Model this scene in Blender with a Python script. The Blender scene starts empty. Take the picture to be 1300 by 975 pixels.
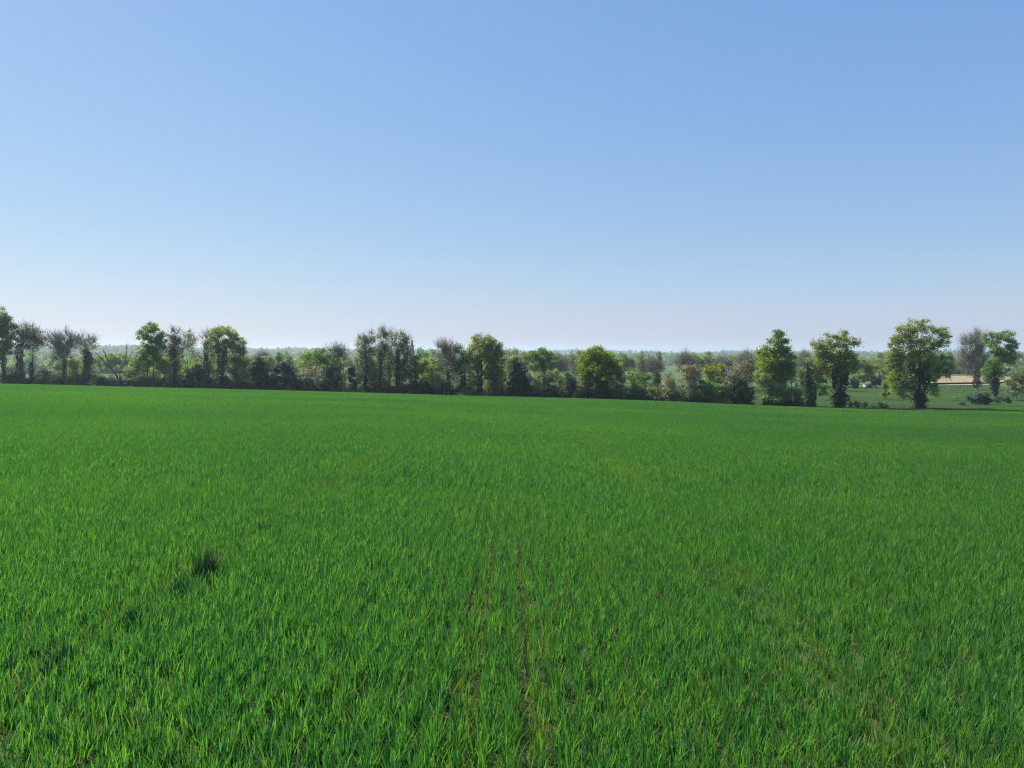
import bpy, math
import numpy as np
from mathutils import Vector

# ------------------------------------------------------------------ camera, sky, sun, exposure
sc = bpy.context.scene
COL = sc.collection
F = 977.0                     # focal length in photo pixels (1300 wide)
HORIZON = 446.0               # photo row of the true horizon
CAMZ = 1.68
PITCH = math.atan((487.5 - HORIZON) / F)

cam_d = bpy.data.cameras.new('camera')
cam_d.sensor_width = 36.0
cam_d.lens = 36.0 * F / 1300.0
cam_d.clip_start = 0.05
cam_d.clip_end = 30000.0
cam = bpy.data.objects.new('camera', cam_d)
COL.objects.link(cam)
cam.location = (0, 0, CAMZ)
cam.rotation_euler = (math.radians(90) - PITCH, 0, 0)
sc.camera = cam

SUN_EL, SUN_AZ = 48.0, -64.0   # azimuth clockwise from the view direction (+Y): the sun stands ahead on the left
world = bpy.data.worlds.new('World')
sc.world = world
world.use_nodes = True
wn, wl = world.node_tree.nodes, world.node_tree.links
wn.clear()
sky = wn.new('ShaderNodeTexSky')
sky.sky_type = 'NISHITA'
sky.sun_disc = False
sky.sun_elevation = math.radians(SUN_EL)
sky.sun_rotation = math.radians(SUN_AZ)
sky.altitude = 100.0
sky.air_density = 1.2
sky.dust_density = 0.4
sky.ozone_density = 3.5
# the phone camera's tone curve for the clear sky, one power and gain for each channel
pre = wn.new('ShaderNodeVectorMath'); pre.operation = 'SCALE'
pre.inputs['Scale'].default_value = 0.07
spl = wn.new('ShaderNodeSeparateXYZ')
cmb = wn.new('ShaderNodeCombineXYZ')
wbal = wn.new('ShaderNodeVectorMath'); wbal.operation = 'MULTIPLY'
wbal.inputs[1].default_value = (10.76, 10.34, 10.49)
wl.new(sky.outputs[0], pre.inputs[0])
wl.new(pre.outputs[0], spl.inputs[0])
for c, pw in enumerate((0.75, 0.587, 0.309)):
    pn = wn.new('ShaderNodeMath'); pn.operation = 'POWER'
    pn.inputs[1].default_value = pw
    wl.new(spl.outputs[c], pn.inputs[0]); wl.new(pn.outputs[0], cmb.inputs[c])
wl.new(cmb.outputs[0], wbal.inputs[0])
bg = wn.new('ShaderNodeBackground')
bg.inputs['Strength'].default_value = 0.06
wo = wn.new('ShaderNodeOutputWorld')
wl.new(wbal.outputs[0], bg.inputs['Color'])
wl.new(bg.outputs[0], wo.inputs['Surface'])

sun_d = bpy.data.lights.new('sun', 'SUN')
sun_d.energy = 5.0
sun_d.angle = math.radians(0.53)
sun_d.color = (1.0, 0.95, 0.86)
sun = bpy.data.objects.new('sun', sun_d)
COL.objects.link(sun)
el, az = math.radians(SUN_EL), math.radians(SUN_AZ)
sdir = Vector((math.sin(az) * math.cos(el), math.cos(az) * math.cos(el), math.sin(el)))
sun.rotation_euler = (-sdir).to_track_quat('-Z', 'Y').to_euler()
sun.location = (-40, 40, 60)

sc.view_settings.view_transform = 'Standard'
sc.view_settings.look = 'None'
sc.view_settings.exposure = 0.75
sc.view_settings.gamma = 1.0
sc.render.engine = 'CYCLES'
sc.cycles.max_bounces = 10
sc.cycles.diffuse_bounces = 7
sc.cycles.transmission_bounces = 7
sc.cycles.transparent_max_bounces = 8
sc.cycles.volume_bounces = 1
sc.cycles.use_denoising = True
sc.cycles.denoiser = 'OPENIMAGEDENOISE'
sc.cycles.denoising_input_passes = 'RGB_ALBEDO_NORMAL'
sc.cycles.denoising_prefilter = 'NONE'
sc.cycles.filter_width = 1.1
sc.cycles.sample_clamp_indirect = 4.0

RNG = np.random.default_rng(7)
HAZE_DENSITY = 0.00019

# ------------------------------------------------------------------ terrain
def edge_y(x):
    """far edge of the wheat field"""
    x = np.asarray(x, float)
    line = 136.4 - 0.26 * x + 0.7 * np.sin(x * 0.11) + 0.4 * np.sin(x * 0.31 + 1)
    right = 120.4 + (x - 62.0) * 0.62
    return np.where(x > 62, np.maximum(line, right), line)

def smooth(a, b, t):
    t = np.clip((np.asarray(t, float) - a) / (b - a), 0, 1)
    return t * t * (3 - 2 * t)

VD = np.array([0, 120, 150, 200, 250, 360, 450, 650, 950, 1500, 2400, 3600, 5000, 12000.])
VZ = np.array([-7.2, -7.3, -7.5, -8.2, -8.7, -7.7, -12.5, -19, -22.5, -20, -13, -5, -2, -2.])

def valley(x, y):
    d = np.hypot(x, y)
    z = np.interp(np.log1p(d), np.log1p(VD), VZ)
    a = np.arctan2(x, np.maximum(y, 1e-3))
    far = smooth(700, 2600, d)
    z = z + far * (20 * np.exp(-((a + 0.50) / 0.20) ** 2) + 6 * np.exp(-((a + 0.22) / 0.09) ** 2) - 5 * np.clip(a, 0, 1) / 0.6)
    z = z + far * 2.0 * np.sin(a * 31 + d * 0.0011) + far * 1.5 * np.sin(a * 73 + 2)
    z = z + 0.25 * np.sin(x * 0.05) * smooth(150, 300, d)
    left = smooth(-40, -130, x) * (1 - smooth(180, 420, d))
    return z + 2.0 * left

def plane(x, y):
    return (-0.0462 * y - 0.0258 * x - 4.09e-5 * np.minimum(x * x, 22500)
            + 0.05 * np.sin(x * 0.09 + 0.4) * np.sin(y * 0.07) * smooth(15, 60, np.abs(y)))

def ground(x, y):
    x = np.asarray(x, float); y = np.asarray(y, float)
    k = smooth(10, 45, x)          # the field corner on the right levels out early
    w = smooth(-14 - 10 * k, 22 - 25 * k, y - edge_y(x))
    p = plane(x, y)
    back = np.maximum(p, -40)
    return back * (1 - w) + valley(x, y) * w

def ray(px, py, Y):
    """world point seen at photo pixel (px, py) at depth Y"""
    u = (px - 650.0) / F
    v = (py - 487.5) / F
    c, s = math.cos(PITCH), math.sin(PITCH)
    dy, dz = c - v * s, -s - v * c
    k = Y / dy
    return np.array([u * k, Y, CAMZ + dz * k])

def hedge_depth(px):
    u = (px - 650.0) / F
    Y = 136.4 / (1 + 0.26 * u)
    for _ in range(4):
        Y = float(edge_y(u * Y)) if px < 1190 else Y
    return Y + 1.2

# ------------------------------------------------------------------ mesh helpers
def make_mesh(name, verts, faces, tint=None, mats=(), mat_idx=None, smooth_shade=False):
    """faces: (n,4) or (n,3) int array"""
    me = bpy.data.meshes.new(name)
    verts = np.asarray(verts, np.float32)
    faces = np.asarray(faces, np.int32)
    k = faces.shape[1]
    me.vertices.add(len(verts))
    me.vertices.foreach_set('co', verts.ravel())
    me.loops.add(faces.size)
    me.loops.foreach_set('vertex_index', faces.ravel())
    me.polygons.add(len(faces))
    me.polygons.foreach_set('loop_start', np.arange(0, faces.size, k, dtype=np.int32))
    me.polygons.foreach_set('loop_total', np.full(len(faces), k, np.int32))
    if mat_idx is not None:
        me.polygons.foreach_set('material_index', np.asarray(mat_idx, np.int32))
    if smooth_shade:
        me.polygons.foreach_set('use_smooth', np.ones(len(faces), bool))
    for m in mats:
        me.materials.append(m)
    if tint is not None:
        at = me.attributes.new('tint', 'FLOAT', 'POINT')
        at.data.foreach_set('value', np.asarray(tint, np.float32))
    me.update(calc_edges=True)
    return me

def link(name, me, parent=None, loc=None):
    o = bpy.data.objects.new(name, me)
    COL.objects.link(o)
    if parent is not None:
        o.parent = parent
    if loc is not None:
        o.location = loc
    return o

def tag(o, label=None, cat=None, group=None, kind=None):
    if label: o['label'] = label
    if cat: o['category'] = cat
    if group: o['group'] = group
    if kind: o['kind'] = kind
    return o

def empty(name, loc):
    o = bpy.data.objects.new(name, None)
    o.empty_display_size = 0.3
    COL.objects.link(o)
    o.location = [float(c) for c in loc]
    return o

def unit(v):
    return v / np.maximum(np.linalg.norm(v, axis=-1, keepdims=True), 1e-9)

def leaf_quads(c, size, rng, aspect=0.62, up=0.0):
    """rhombic leaf-spray faces around centres c (n,3)"""
    n = len(c)
    a = unit(rng.normal(size=(n, 3)) + np.array([0, 0, up]))
    b = unit(np.cross(a, rng.normal(size=(n, 3))))
    s = size * rng.uniform(0.6, 1.35, (n, 1))
    a = a * s * 0.5
    b = b * s * 0.5 * aspect
    v = np.stack([c - a, c + b - a * 0.15, c + a, c - b - a * 0.15], 1).reshape(-1, 3)
    f = np.arange(n * 4).reshape(-1, 4)
    return v, f

class Wood:
    """collects tapered tubes and twigs"""
    def __init__(s):
        s.v, s.f, s.n = [], [], 0
    def add(s, v, f):
        s.v.append(v); s.f.append(f + s.n); s.n += len(v)
    def tube(s, pts, rad, sides=7, rng=None):
        pts = np.asarray(pts, float); rad = np.asarray(rad, float)
        n = len(pts)
        t = unit(np.gradient(pts, axis=0))
        ref = np.array([0.31, 0.95, 0.07])
        e1 = unit(np.cross(t, ref)); e2 = np.cross(t, e1)
        ang = np.linspace(0, 2 * math.pi, sides, endpoint=False)
        r = rad[:, None] * np.ones((1, sides))
        if rng is not None:
            r = r * (1 + 0.13 * rng.normal(size=(1, sides)) + 0.05 * rng.normal(size=(n, sides)))
        v = (pts[:, None, :] + r[:, :, None] * (np.cos(ang)[None, :, None] * e1[:, None, :] + np.sin(ang)[None, :, None] * e2[:, None, :])).reshape(-1, 3)
        i = np.arange(n - 1)[:, None] * sides; j = np.arange(sides)[None, :]; k = (j + 1) % sides
        f = np.stack([i + j, i + k, i + sides + k, i + sides + j], -1).reshape(-1, 4)
        s.add(v, f)
    def twigs(s, a, b, r0, r1, rng, bend=0.12):
        """batch of two-segment three-sided twigs from a to b"""
        a = np.asarray(a, float); b = np.asarray(b, float)
        n = len(a)
        if n == 0: return
        L = np.linalg.norm(b - a, axis=1, keepdims=True)
        m = (a + b) / 2 + rng.normal(size=(n, 3)) * L * bend
        t = unit(b - a)
        e1 = unit(np.cross(t, np.array([0.3, 0.9, 0.2]))); e2 = np.cross(t, e1)
        r0 = np.broadcast_to(np.asarray(r0, float).reshape(-1, 1), (n, 1)); r1 = np.broadcast_to(np.asarray(r1, float).reshape(-1, 1), (n, 1))
        rings = []
        for p, r in ((a, r0), (m, (r0 + r1) / 2), (b, r1)):
            for q in range(3):
                w = q * 2.0944
                rings.append(p + r * (math.cos(w) * e1 + math.sin(w) * e2))
        v = np.stack(rings, 1).reshape(-1, 3)
        base = np.arange(n)[:, None, None] * 9
        loc = np.array([[g * 3 + q, g * 3 + (q + 1) % 3, (g + 1) * 3 + (q + 1) % 3, (g + 1) * 3 + q] for g in range(2) for q in range(3)])[None]
        s.add(v, (base + loc).reshape(-1, 4))
    def mesh(s, name, mat):
        return make_mesh(name, np.concatenate(s.v), np.concatenate(s.f), None, (mat,), smooth_shade=True)

# ------------------------------------------------------------------ materials
def new_mat(name):
    m = bpy.data.materials.new(name)
    m.use_nodes = True
    n, l = m.node_tree.nodes, m.node_tree.links
    n.clear()
    out = n.new('ShaderNodeOutputMaterial')
    return m, n, l, out

def ramp(n, stops, interp='LINEAR'):
    r = n.new('ShaderNodeValToRGB')
    r.color_ramp.interpolation = interp
    while len(r.color_ramp.elements) < len(stops):
        r.color_ramp.elements.new(0.5)
    for e, (p, c) in zip(r.color_ramp.elements, stops):
        e.position = p
        e.color = (*c, 1)
    return r

def leaf_shader(n, l, out, col, trans=0.4, tcol_gain=(1.3, 1.5, 0.6), rough=0.5, spec=0.3):
    p = n.new('ShaderNodeBsdfPrincipled')
    p.inputs['Roughness'].default_value = rough
    p.inputs['Specular IOR Level'].default_value = spec
    t = n.new('ShaderNodeBsdfTranslucent')
    g = n.new('ShaderNodeVectorMath'); g.operation = 'MULTIPLY'
    g.inputs[1].default_value = tcol_gain
    l.new(col, p.inputs['Base Color'])
    l.new(col, g.inputs[0])
    l.new(g.outputs[0], t.inputs['Color'])
    mx = n.new('ShaderNodeMixShader')
    mx.inputs[0].default_value = trans
    l.new(p.outputs[0], mx.inputs[1]); l.new(t.outputs[0], mx.inputs[2])
    l.new(mx.outputs[0], out.inputs['Surface'])

_leafcache = {}
def leaf_mat(name, stops, trans=0.42, gain=(1.25, 1.45, 0.6)):
    if name in _leafcache: return _leafcache[name]
    m, n, l, out = new_mat(name)
    at = n.new('ShaderNodeAttribute'); at.attribute_name = 'tint'
    r = ramp(n, stops)
    l.new(at.outputs['Fac'], r.inputs[0])
    leaf_shader(n, l, out, r.outputs[0], trans, gain)
    _leafcache[name] = m
    return m

LEAF = {
    'green':   [(0, (0.101, 0.172, 0.073)), (0.5, (0.183, 0.269, 0.099)), (1, (0.302, 0.374, 0.151))],
    'bright':  [(0, (0.099, 0.171, 0.045)), (0.5, (0.163, 0.257, 0.065)), (1, (0.253, 0.326, 0.087))],
    'olive':   [(0, (0.160, 0.186, 0.074)), (0.5, (0.297, 0.320, 0.118)), (1, (0.457, 0.440, 0.196))],
    'yellow':  [(0, (0.140, 0.179, 0.039)), (0.5, (0.262, 0.313, 0.051)), (1, (0.371, 0.394, 0.086))],
    'dark':    [(0, (0.022, 0.049, 0.026)), (0.6, (0.039, 0.080, 0.036)), (1, (0.071, 0.117, 0.048))],
    'ivy':     [(0, (0.016, 0.039, 0.021)), (0.6, (0.032, 0.063, 0.031)), (1, (0.059, 0.095, 0.041))],
    'pale':    [(0, (0.128, 0.161, 0.092)), (0.5, (0.215, 0.245, 0.139)), (1, (0.329, 0.346, 0.231))],
    'brown':   [(0, (0.146, 0.161, 0.084)), (0.5, (0.253, 0.283, 0.136)), (1, (0.338, 0.401, 0.182))],
    'rust':    [(0, (0.109, 0.070, 0.047)), (0.5, (0.184, 0.114, 0.072)), (1, (0.196, 0.168, 0.085))],
    'blossom': [(0, (0.120, 0.124, 0.059)), (0.35, (0.330, 0.278, 0.242)), (0.7, (0.570, 0.498, 0.454)), (1, (0.720, 0.703, 0.673))],
    'grey':    [(0, (0.169, 0.185, 0.158)), (0.5, (0.263, 0.285, 0.224)), (1, (0.374, 0.398, 0.315))],
    'bluegrey':[(0, (0.055, 0.070, 0.060)), (0.5, (0.090, 0.105, 0.095)), (1, (0.130, 0.145, 0.130))],
    'mauve':   [(0, (0.121, 0.098, 0.094)), (0.5, (0.184, 0.152, 0.138)), (1, (0.241, 0.207, 0.174))],
}
def LM(k):
    tr = {'dark': 0.18, 'ivy': 0.15, 'blossom': 0.5}.get(k, 0.5)
    return leaf_mat('leaf_' + k, LEAF[k], tr)

def bark_mat(name, c0, c1):
    m, n, l, out = new_mat(name)
    tc = n.new('ShaderNodeTexCoord')
    mp = n.new('ShaderNodeMapping'); mp.inputs['Scale'].default_value = (5, 5, 0.9)
    nz = n.new('ShaderNodeTexNoise'); nz.inputs['Scale'].default_value = 2.2; nz.inputs['Detail'].default_value = 7
    r = ramp(n, [(0.3, c0), (0.7, c1)])
    p = n.new('ShaderNodeBsdfPrincipled'); p.inputs['Roughness'].default_value = 0.9
    bp = n.new('ShaderNodeBump'); bp.inputs['Strength'].default_value = 0.6; bp.inputs['Distance'].default_value = 0.05
    l.new(tc.outputs['Object'], mp.inputs[0]); l.new(mp.outputs[0], nz.inputs['Vector'])
    l.new(nz.outputs['Fac'], r.inputs[0]); l.new(r.outputs[0], p.inputs['Base Color'])
    l.new(nz.outputs['Fac'], bp.inputs['Height']); l.new(bp.outputs[0], p.inputs['Normal'])
    l.new(p.outputs[0], out.inputs['Surface'])
    return m
BARK = bark_mat('bark', (0.035, 0.030, 0.024), (0.085, 0.074, 0.060))
BARK_PALE = bark_mat('bark_pale', (0.120, 0.110, 0.092), (0.260, 0.240, 0.205))
BARK_DEAD = bark_mat('dead_wood', (0.060, 0.055, 0.050), (0.150, 0.140, 0.128))

def position_noise(n, l, scale, detail=4, rough=0.55):
    g = n.new('ShaderNodeNewGeometry')
    nz = n.new('ShaderNodeTexNoise')
    nz.inputs['Scale'].default_value = scale
    nz.inputs['Detail'].default_value = detail
    nz.inputs['Roughness'].default_value = rough
    l.new(g.outputs['Position'], nz.inputs['Vector'])
    return nz

def mixc(n, l, fac, a, b, mode='MIX'):
    m = n.new('ShaderNodeMix'); m.data_type = 'RGBA'; m.blend_type = mode
    if isinstance(fac, (int, float)): m.inputs['Factor'].default_value = fac
    else: l.new(fac, m.inputs['Factor'])
    for s, x in ((m.inputs['A'], a), (m.inputs['B'], b)):
        if isinstance(x, tuple): s.default_value = (*x, 1)
        else: l.new(x, s)
    return m.outputs['Result']

def grass_mat(name, stops, patch, trans, gain, rough=0.48, spec=0.3):
    """blade colour from the blade's own tint, shifted by patches of the field"""
    m, n, l, out = new_mat(name)
    at = n.new('ShaderNodeAttribute'); at.attribute_name = 'tint'
    r = ramp(n, stops)
    l.new(at.outputs['Fac'], r.inputs[0])
    n1 = position_noise(n, l, 0.35, 3)
    r1 = ramp(n, [(0.38, (0, 0, 0)), (0.66, (1, 1, 1))])
    l.new(n1.outputs['Fac'], r1.inputs[0])
    c = mixc(n, l, r1.outputs[0], r.outputs[0], mixc(n, l, 1.0, r.outputs[0], patch, 'MULTIPLY'))
    n2 = position_noise(n, l, 0.045, 2)
    r2 = ramp(n, [(0.35, (0.78, 0.86, 0.98)), (0.65, (1.18, 1.11, 0.98))])
    l.new(n2.outputs['Fac'], r2.inputs[0])
    c = mixc(n, l, 1.0, c, r2.outputs[0], 'MULTIPLY')
    leaf_shader(n, l, out, c, trans, gain, rough, spec)
    return m

WHEAT = grass_mat('wheat_leaf', [(0, (0.022, 0.100, 0.036)), (0.45, (0.066, 0.198, 0.038)), (0.9, (0.160, 0.290, 0.040)), (0.965, (0.15, 0.26, 0.04)), (1, (0.36, 0.35, 0.22))],
                  (1.22, 1.05, 0.9), 0.52, (1.1, 1.45, 0.8))
MEADOW = grass_mat('meadow_grass', [(0, (0.060, 0.135, 0.050)), (0.5, (0.095, 0.180, 0.060)), (0.93, (0.140, 0.210, 0.075)), (1, (0.30, 0.28, 0.17))],
                   (1.3, 1.02, 1.0), 0.40, (1.15, 1.35, 0.6))
DARKGRASS = grass_mat('dark_grass', [(0, (0.016, 0.055, 0.024)), (0.6, (0.030, 0.085, 0.030)), (1, (0.060, 0.125, 0.042))],
                      (1.1, 1.0, 1.0), 0.25, (1.1, 1.3, 0.6))

def ground_mat():
    m, n, l, out = new_mat('ground')
    g = n.new('ShaderNodeNewGeometry')
    # soil of the wheat field
    n1 = position_noise(n, l, 9.0, 8)
    soil = ramp(n, [(0.3, (0.030, 0.036, 0.014)), (0.55, (0.066, 0.064, 0.030)), (0.75, (0.125, 0.108, 0.062))])
    l.new(n1.outputs['Fac'], soil.inputs[0])
    # meadows and ploughland of the valley: one colour for each enclosure
    vor = n.new('ShaderNodeTexVoronoi'); vor.inputs['Scale'].default_value = 0.0052
    l.new(g.outputs['Position'], vor.inputs['Vector'])
    sep = n.new('ShaderNodeSeparateColor'); l.new(vor.outputs['Color'], sep.inputs[0])
    fields = ramp(n, [(0, (0.055, 0.105, 0.030)), (0.22, (0.075, 0.125, 0.035)), (0.42, (0.045, 0.110, 0.035)), (0.58, (0.095, 0.125, 0.045)),
                      (0.70, (0.060, 0.120, 0.030)), (0.82, (0.210, 0.165, 0.100)), (0.90, (0.07, 0.13, 0.035)), (0.95, (0.330, 0.300, 0.060))], 'CONSTANT')
    l.new(sep.outputs[0], fields.inputs[0])
    n3 = position_noise(n, l, 0.35, 8, 0.65)
    r3 = ramp(n, [(0.3, (0.70, 0.72, 0.72)), (0.7, (1.25, 1.2, 1.15))])
    l.new(n3.outputs['Fac'], r3.inputs[0])
    past = mixc(n, l, 1.0, fields.outputs[0], r3.outputs[0], 'MULTIPLY')
    at = n.new('ShaderNodeAttribute'); at.attribute_name = 'tint'
    near = mixc(n, l, 1.0, (0.075, 0.135, 0.045), r3.outputs[0], 'MULTIPLY')
    # tint: 0 wheat soil, 1 pasture behind the hedge, 2 valley fields
    m1 = n.new('ShaderNodeMath'); m1.operation = 'MINIMUM'; m1.inputs[1].default_value = 1
    l.new(at.outputs['Fac'], m1.inputs[0])
    m2 = n.new('ShaderNodeMath'); m2.operation = 'SUBTRACT'; m2.inputs[1].default_value = 1; m2.use_clamp = True
    l.new(at.outputs['Fac'], m2.inputs[0])
    c = mixc(n, l, m1.outputs[0], soil.outputs[0], near)
    c = mixc(n, l, m2.outputs[0], c, past)
    p = n.new('ShaderNodeBsdfPrincipled'); p.inputs['Roughness'].default_value = 0.95
    p.inputs['Specular IOR Level'].default_value = 0.1
    bp = n.new('ShaderNodeBump'); bp.inputs['Strength'].default_value = 0.8; bp.inputs['Distance'].default_value = 0.05
    l.new(n1.outputs['Fac'], bp.inputs['Height']); l.new(bp.outputs[0], p.inputs['Normal'])
    l.new(c, p.inputs['Base Color'])
    l.new(p.outputs[0], out.inputs['Surface'])
    return m

# ------------------------------------------------------------------ ground sheet
def build_ground():
    nA = 420
    rings = np.concatenate([np.linspace(0.8, 20, 24), np.linspace(22, 330, 150), np.geomspace(335, 9000, 90)])
    fine = np.linspace(-0.72, 0.72, 300)
    ang = np.concatenate([fine, np.linspace(0.72, 2 * math.pi - 0.72, nA - 298)[1:-1]])
    nA = len(ang)
    R, A = np.meshgrid(rings, ang, indexing='ij')
    x, y = R * np.sin(A), R * np.cos(A)
    z = ground(x, y)
    v = np.stack([x, y, z], -1).reshape(-1, 3)
    v = np.vstack([v, [0, 0, float(ground(0, 0))]])
    i = np.arange(len(rings) - 1)[:, None] * nA; j = np.arange(nA)[None]; k = (j + 1) % nA
    f = np.stack([i + j, i + nA + j, i + nA + k, i + k], -1).reshape(-1, 4)
    c = len(v) - 1
    cap = np.stack([np.full(nA, c), np.arange(nA), (np.arange(nA) + 1) % nA, np.full(nA, c)], -1)
    e = y - edge_y(x)
    t = smooth(-0.5, 2.5, e + 4.5 * smooth(20, 50, x)) + smooth(300, 420, np.hypot(x, y))
    me = make_mesh('ground', v, f, np.append(t.ravel(), 0), (ground_mat(),), smooth_shade=True)
    # small disc closing the middle
    tri = make_mesh('tmp', v[np.r_[0:nA, c]], np.stack([np.full(nA, nA), np.arange(nA), (np.arange(nA) + 1) % nA], -1), np.zeros(nA + 1))
    import bmesh
    bm = bmesh.new(); bm.from_mesh(me); bm.from_mesh(tri)
    bmesh.ops.remove_doubles(bm, verts=[w for w in bm.verts if w.co.xy.length < 0.9], dist=1e-4)
    bmesh.ops.recalc_face_normals(bm, faces=bm.faces)
    bm.to_mesh(me); bm.free()
    bpy.data.meshes.remove(tri)
    tag(link('ground', me), kind='structure')
build_ground()

def sheet(name, X0, X1, Y0, Y1, nx, ny, lift, mat, skew=0.0, ridge=0.0):
    xs, ys = np.linspace(0, 1, nx), np.linspace(0, 1, ny)
    a, b = np.meshgrid(xs, ys, indexing='ij')
    y = Y0 + (Y1 - Y0) * b + skew * (a - 0.5)
    x = X0 + (X1 - X0) * a
    z = ground(x, y) + lift + ridge * np.sin(y * 2 * math.pi / 7.5)
    v = np.stack([x, y, z], -1).reshape(-1, 3)
    i = np.arange(nx - 1)[:, None] * ny; j = np.arange(ny - 1)[None]
    f = np.stack([i + j, i + ny + j, i + ny + j + 1, i + j + 1], -1).reshape(-1, 4)
    return tag(link(name, make_mesh(name, v, f, None, (mat,), smooth_shade=True)), kind='structure')

def earth_mat(name, c0, c1, furrow):
    m, n, l, out = new_mat(name)
    nz = position_noise(n, l, 0.7, 7)
    r = ramp(n, [(0.35, c0), (0.65, c1)])
    l.new(nz.outputs['Fac'], r.inputs[0])
    p = n.new('ShaderNodeBsdfPrincipled'); p.inputs['Roughness'].default_value = 0.95
    p.inputs['Specular IOR Level'].default_value = 0.1
    bp = n.new('ShaderNodeBump'); bp.inputs['Strength'].default_value = furrow; bp.inputs['Distance'].default_value = 0.2
    l.new(nz.outputs['Fac'], bp.inputs['Height']); l.new(bp.outputs[0], p.inputs['Normal'])
    l.new(r.outputs[0], p.inputs['Base Color']); l.new(p.outputs[0], out.inputs['Surface'])
    return m
sheet('ploughed_field', 129, 240, 236, 278, 40, 120, 0.4, earth_mat('tilled_earth', (0.23, 0.185, 0.110), (0.34, 0.280, 0.175), 0.9), ridge=0.30)
sheet('farm_track', 122, 200, 229, 231.6, 40, 6, 0.12, earth_mat('pale_gravel', (0.30, 0.265, 0.20), (0.42, 0.375, 0.29), 0.4))

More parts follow.
